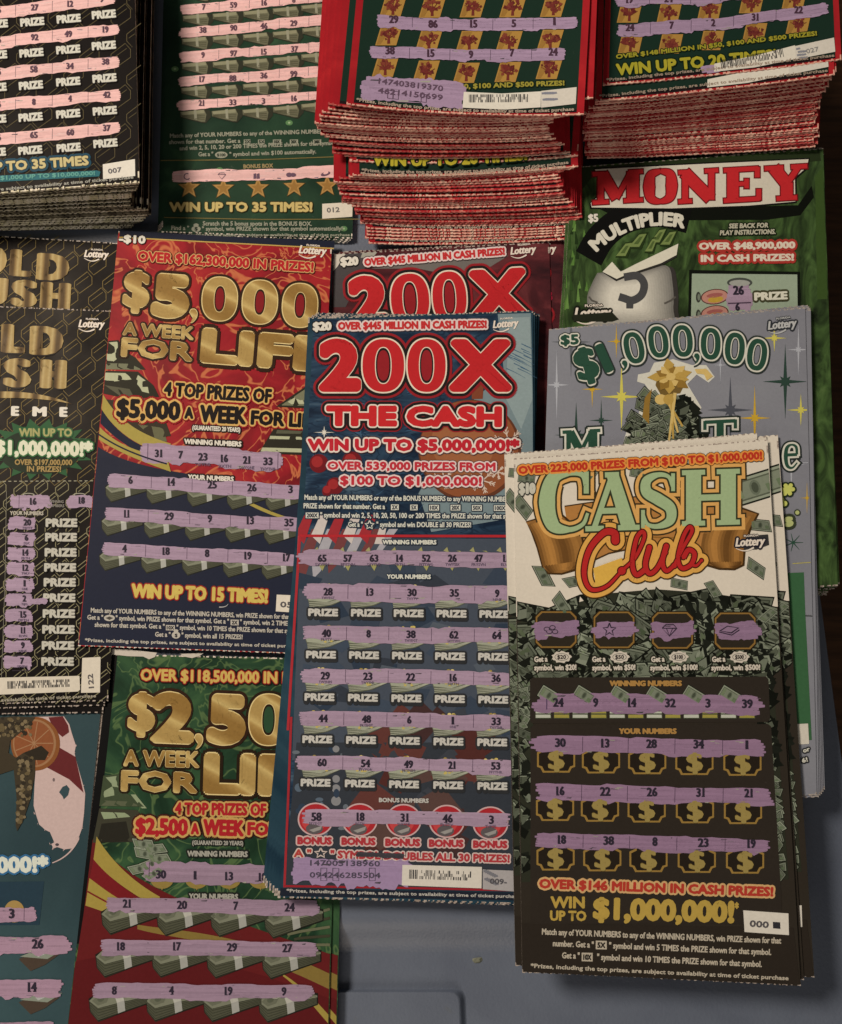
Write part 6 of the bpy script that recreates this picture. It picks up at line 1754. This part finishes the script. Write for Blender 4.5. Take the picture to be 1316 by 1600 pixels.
    for k in range(11):
        u = k / 10
        o = single(t.card.data, 'lottery_ticket', 'green ticket under the money bag one, only its edges showing', 'tickets under the money bag one')
        j = r.uniform(-4, 4)
        place(o, t.q, .0080 - .0006 * k, (852 - 14 * u + j, 945 + 3 * u), (1305 - 14 * u + j, 912 + 20 * u + r.uniform(-3, 3)))
def gift_ticket():
    A = (830, 460, 2.708)
    grey = art_mat('silver_grey_print', [(0.3, C(118, 112, 112)), (0.7, C(132, 127, 124))], 14, 0.4)
    t = Ticket('lottery_ticket', 'silver grey ticket with green curved title, sparkles and a gold bow on money', [(858, 515), (1258, 481), (1276, 1242), (835, 1262)], .0120, bow=.0001)
    t.view(*A)
    r = random.Random(91)
    gr, wt, dk = C(44, 70, 52), C(200, 188, 164), C(40, 44, 38)
    t.part('sparkle_print')
    gold, yel, wh, dg, gy = C(190, 148, 46), C(196, 178, 78), C(166, 160, 156), C(48, 64, 52), C(76, 74, 76)
    for q_, (x, y, rx, ry, c) in enumerate(((360, 200, 40, 74, gold), (1028, 186, 54, 60, yel), (382, 434, 90, 150, yel), (108, 384, 56, 150, wh), (258, 402, 46, 80, gold), (945, 524, 70, 140, gold), (1140, 490, 60, 70, yel), (842, 490, 96, 140, gy),
                          (1074, 370, 96, 160, dg), (190, 596, 90, 140, dg), (296, 534, 50, 90, dg), (1130, 235, 50, 110, wh), (168, 202, 84, 150, C(96, 94, 92)), (800, 300, 30, 80, wh), (1100, 720, 60, 120, wh))):
        if q_: t.part('sparkle_print')
        t.spark(x, y, rx, c, ry, 1.5, .22)
    t.part('star_print'); t.spark(1166, 862, 30, gold, 70, 1.5, .22)
    t.part('price_lettering'); t.text('$5', 124, 217, 202, 214, 44, gr, [(.22, dk), (.13, wt)], bold=.07, layer=8)
    t.logo(1060, 132, 120, -.10, C(176, 168, 156), C(50, 50, 50))
    t.part('title_lettering')
    out = [(.11, C(46, 50, 44)), (.05, wt)]
    path = [(215, 372), (420, 160), (860, 190), (1010, 330)]
    t.text('$', 204, 374, 298, 346, 138, gr, out, bold=.035, ax=2.0, layer=8, res=3); t.text('1', 316, 338, 352, 322, 128, gr, out, bold=.05, ax=2.4, layer=8, res=3)
    ZO = [(14, C(46, 50, 44)), (7, wt)]
    for cx, cy, rot in ((434, 228, -.14), (537, 203, -.06), (640, 199, 0), (758, 211, .08), (860, 231, .14), (954, 257, .2)):
        t.zero(cx, cy, 84, 134, rot, ZO, gr, C(118, 113, 112), 8, .44, .70, -.06)
    t.comma(394, 306, 24, ZO, gr, 8); t.comma(699, 276, 24, ZO, gr, 8)
    for ch, x, b, w, h in (('M', 132, 690, 160, 112), ('T', 728, 652, 140, 116), ('e', 1066, 742, 66, 108)):
        glyph_word(t, [(ch, x, b, w, h)], [(15, dk), (8, wt)], gr, 5, slope=-.05)
    t.part('gift_print')
    t.poly([(386, 640), (400, 590), (415, 540), (450, 520), (470, 450), (520, 440), (480, 380), (448, 370), (452, 340), (500, 330), (520, 290), (600, 275), (680, 300), (740, 300), (776, 350), (750, 374), (700, 340), (660, 380), (690, 430), (720, 480), (700, 530), (724, 600), (716, 660), (386, 672)], wt, 1.6)
    t.poly([(404, 660), (418, 600), (432, 552), (466, 526), (484, 460), (540, 430), (660, 430), (704, 480), (686, 530), (708, 600), (702, 660)], C(52, 56, 40), 2)
    t.poly([(525, 385), (540, 330), (600, 305), (650, 320), (655, 370), (630, 420), (550, 430)], C(110, 84, 42), 2)
    spec = [(r.uniform(425, 712), r.uniform(436, 664), r.uniform(-.8, .8)) for _ in range(110)]
    spec = sorted([p for p in spec if abs(p[0] - 572) < 84 + (p[1] - 430) * .36], key=lambda p: p[1])
    scatter_bills(t, spec, 92, 70, 105, 2.5)
    g1, g2, g3 = C(176, 138, 66), C(138, 102, 44), C(200, 164, 94)
    for k in range(13):
        a = k * 2 * math.pi / 13 + .2; L = 78 + 24 * math.sin(k * 2.3)
        c, s_ = math.cos(a), math.sin(a)
        t.poly([(590 + c * 10, 350 + s_ * 10), (590 + c * L * .6 - s_ * 24, 350 + s_ * L * .5 + c * 20), (590 + c * L, 350 + s_ * L * .8), (590 + c * L * .6 + s_ * 22, 350 + s_ * L * .5 - c * 18)], (g1, g2, g3)[k % 3], 5 + k * .05)
    t.poly([(690, 318), (740, 316), (768, 348), (742, 366), (730, 340), (700, 336)], g3, 5); t.poly([(480, 440), (510, 400), (500, 470), (498, 550), (470, 520)], g2, 5)
    for k in range(4): t.line([(560 + 16 * k, 430 - 4 * k), (640 - 20 * k, 560 + 26 * k)], 14, g3 if k % 2 else g1, 5.5, 8)
    t.ell(590, 350, 20, 16, g3, 6.2, 18); t.ell(548, 446, 26, 22, g3, 6, 18); t.ell(580, 446, 22, 22, g1, 6.1, 18)
    t.part('prize_lettering'); t.text('!*', 1064, 902, 1136, 862, 80, C(188, 182, 90), [(.09, C(40, 46, 30))], bold=.07, layer=8)
    t.text('s', 1070, 986, 1110, 982, 60, C(170, 168, 104), [(.2, C(56, 58, 40))], bold=.08, layer=8); t.ell(1124, 924, 14, 14, C(56, 58, 40), 7, 14); t.ell(1124, 924, 9, 9, C(170, 168, 104), 7.5, 14)
    t.view(1160, 640, 5)
    t.part('star_print')
    for k in range(7): t.line([(395, 1040), (395 + 78 * math.cos(k * .9), 1040 + 72 * math.sin(k * .9))], 10, gr, 2, 3)
    t.line([(390, 1204), (534, 1194)], 7, C(170, 154, 84), 2); t.line([(300, 426), (512, 416)], 6, wh, 1.8)
    t.part('green_panel')
    t.poly([(200, 1284), (478, 1272), (490, 1600), (540, 2580), (240, 2600)], C(58, 90, 56), 2)
    t.view(1180, 940, 4.706)
    t.part('number_tag'); t.poly([(200, 905), (386, 896), (394, 1046), (210, 1056)], C(200, 184, 160), 4)
    t.part('fine_print_lettering'); t.line([(366, 104), (420, 106)], 8, C(70, 68, 64), 4)
    t.text('or', 352, 1112, 402, 1096, 34, wt, [(.3, C(46, 44, 42))], bold=.06, layer=7); t.text('6!', 344, 1186, 386, 1174, 34, wt, [(.3, C(46, 44, 42))], bold=.06, layer=7)
    paper = paper_mat('worn_card_edge', C(122, 108, 96), C(160, 144, 128))
    t.build([grey, paper, grey], None, seed=16)
    for k in range(5):
        o = single(t.card.data, 'lottery_ticket', 'silver grey ticket under the one with the gold bow, only its edges showing', 'tickets under the gold bow one')
        place(o, t.q, .0116 - .0004 * k, (838 + 3.2 * k, 1261 - k), (1280 + 3.2 * k, 1243 - 2.2 * k + r.uniform(-2, 2)))
money_bag_ticket()
gift_ticket()
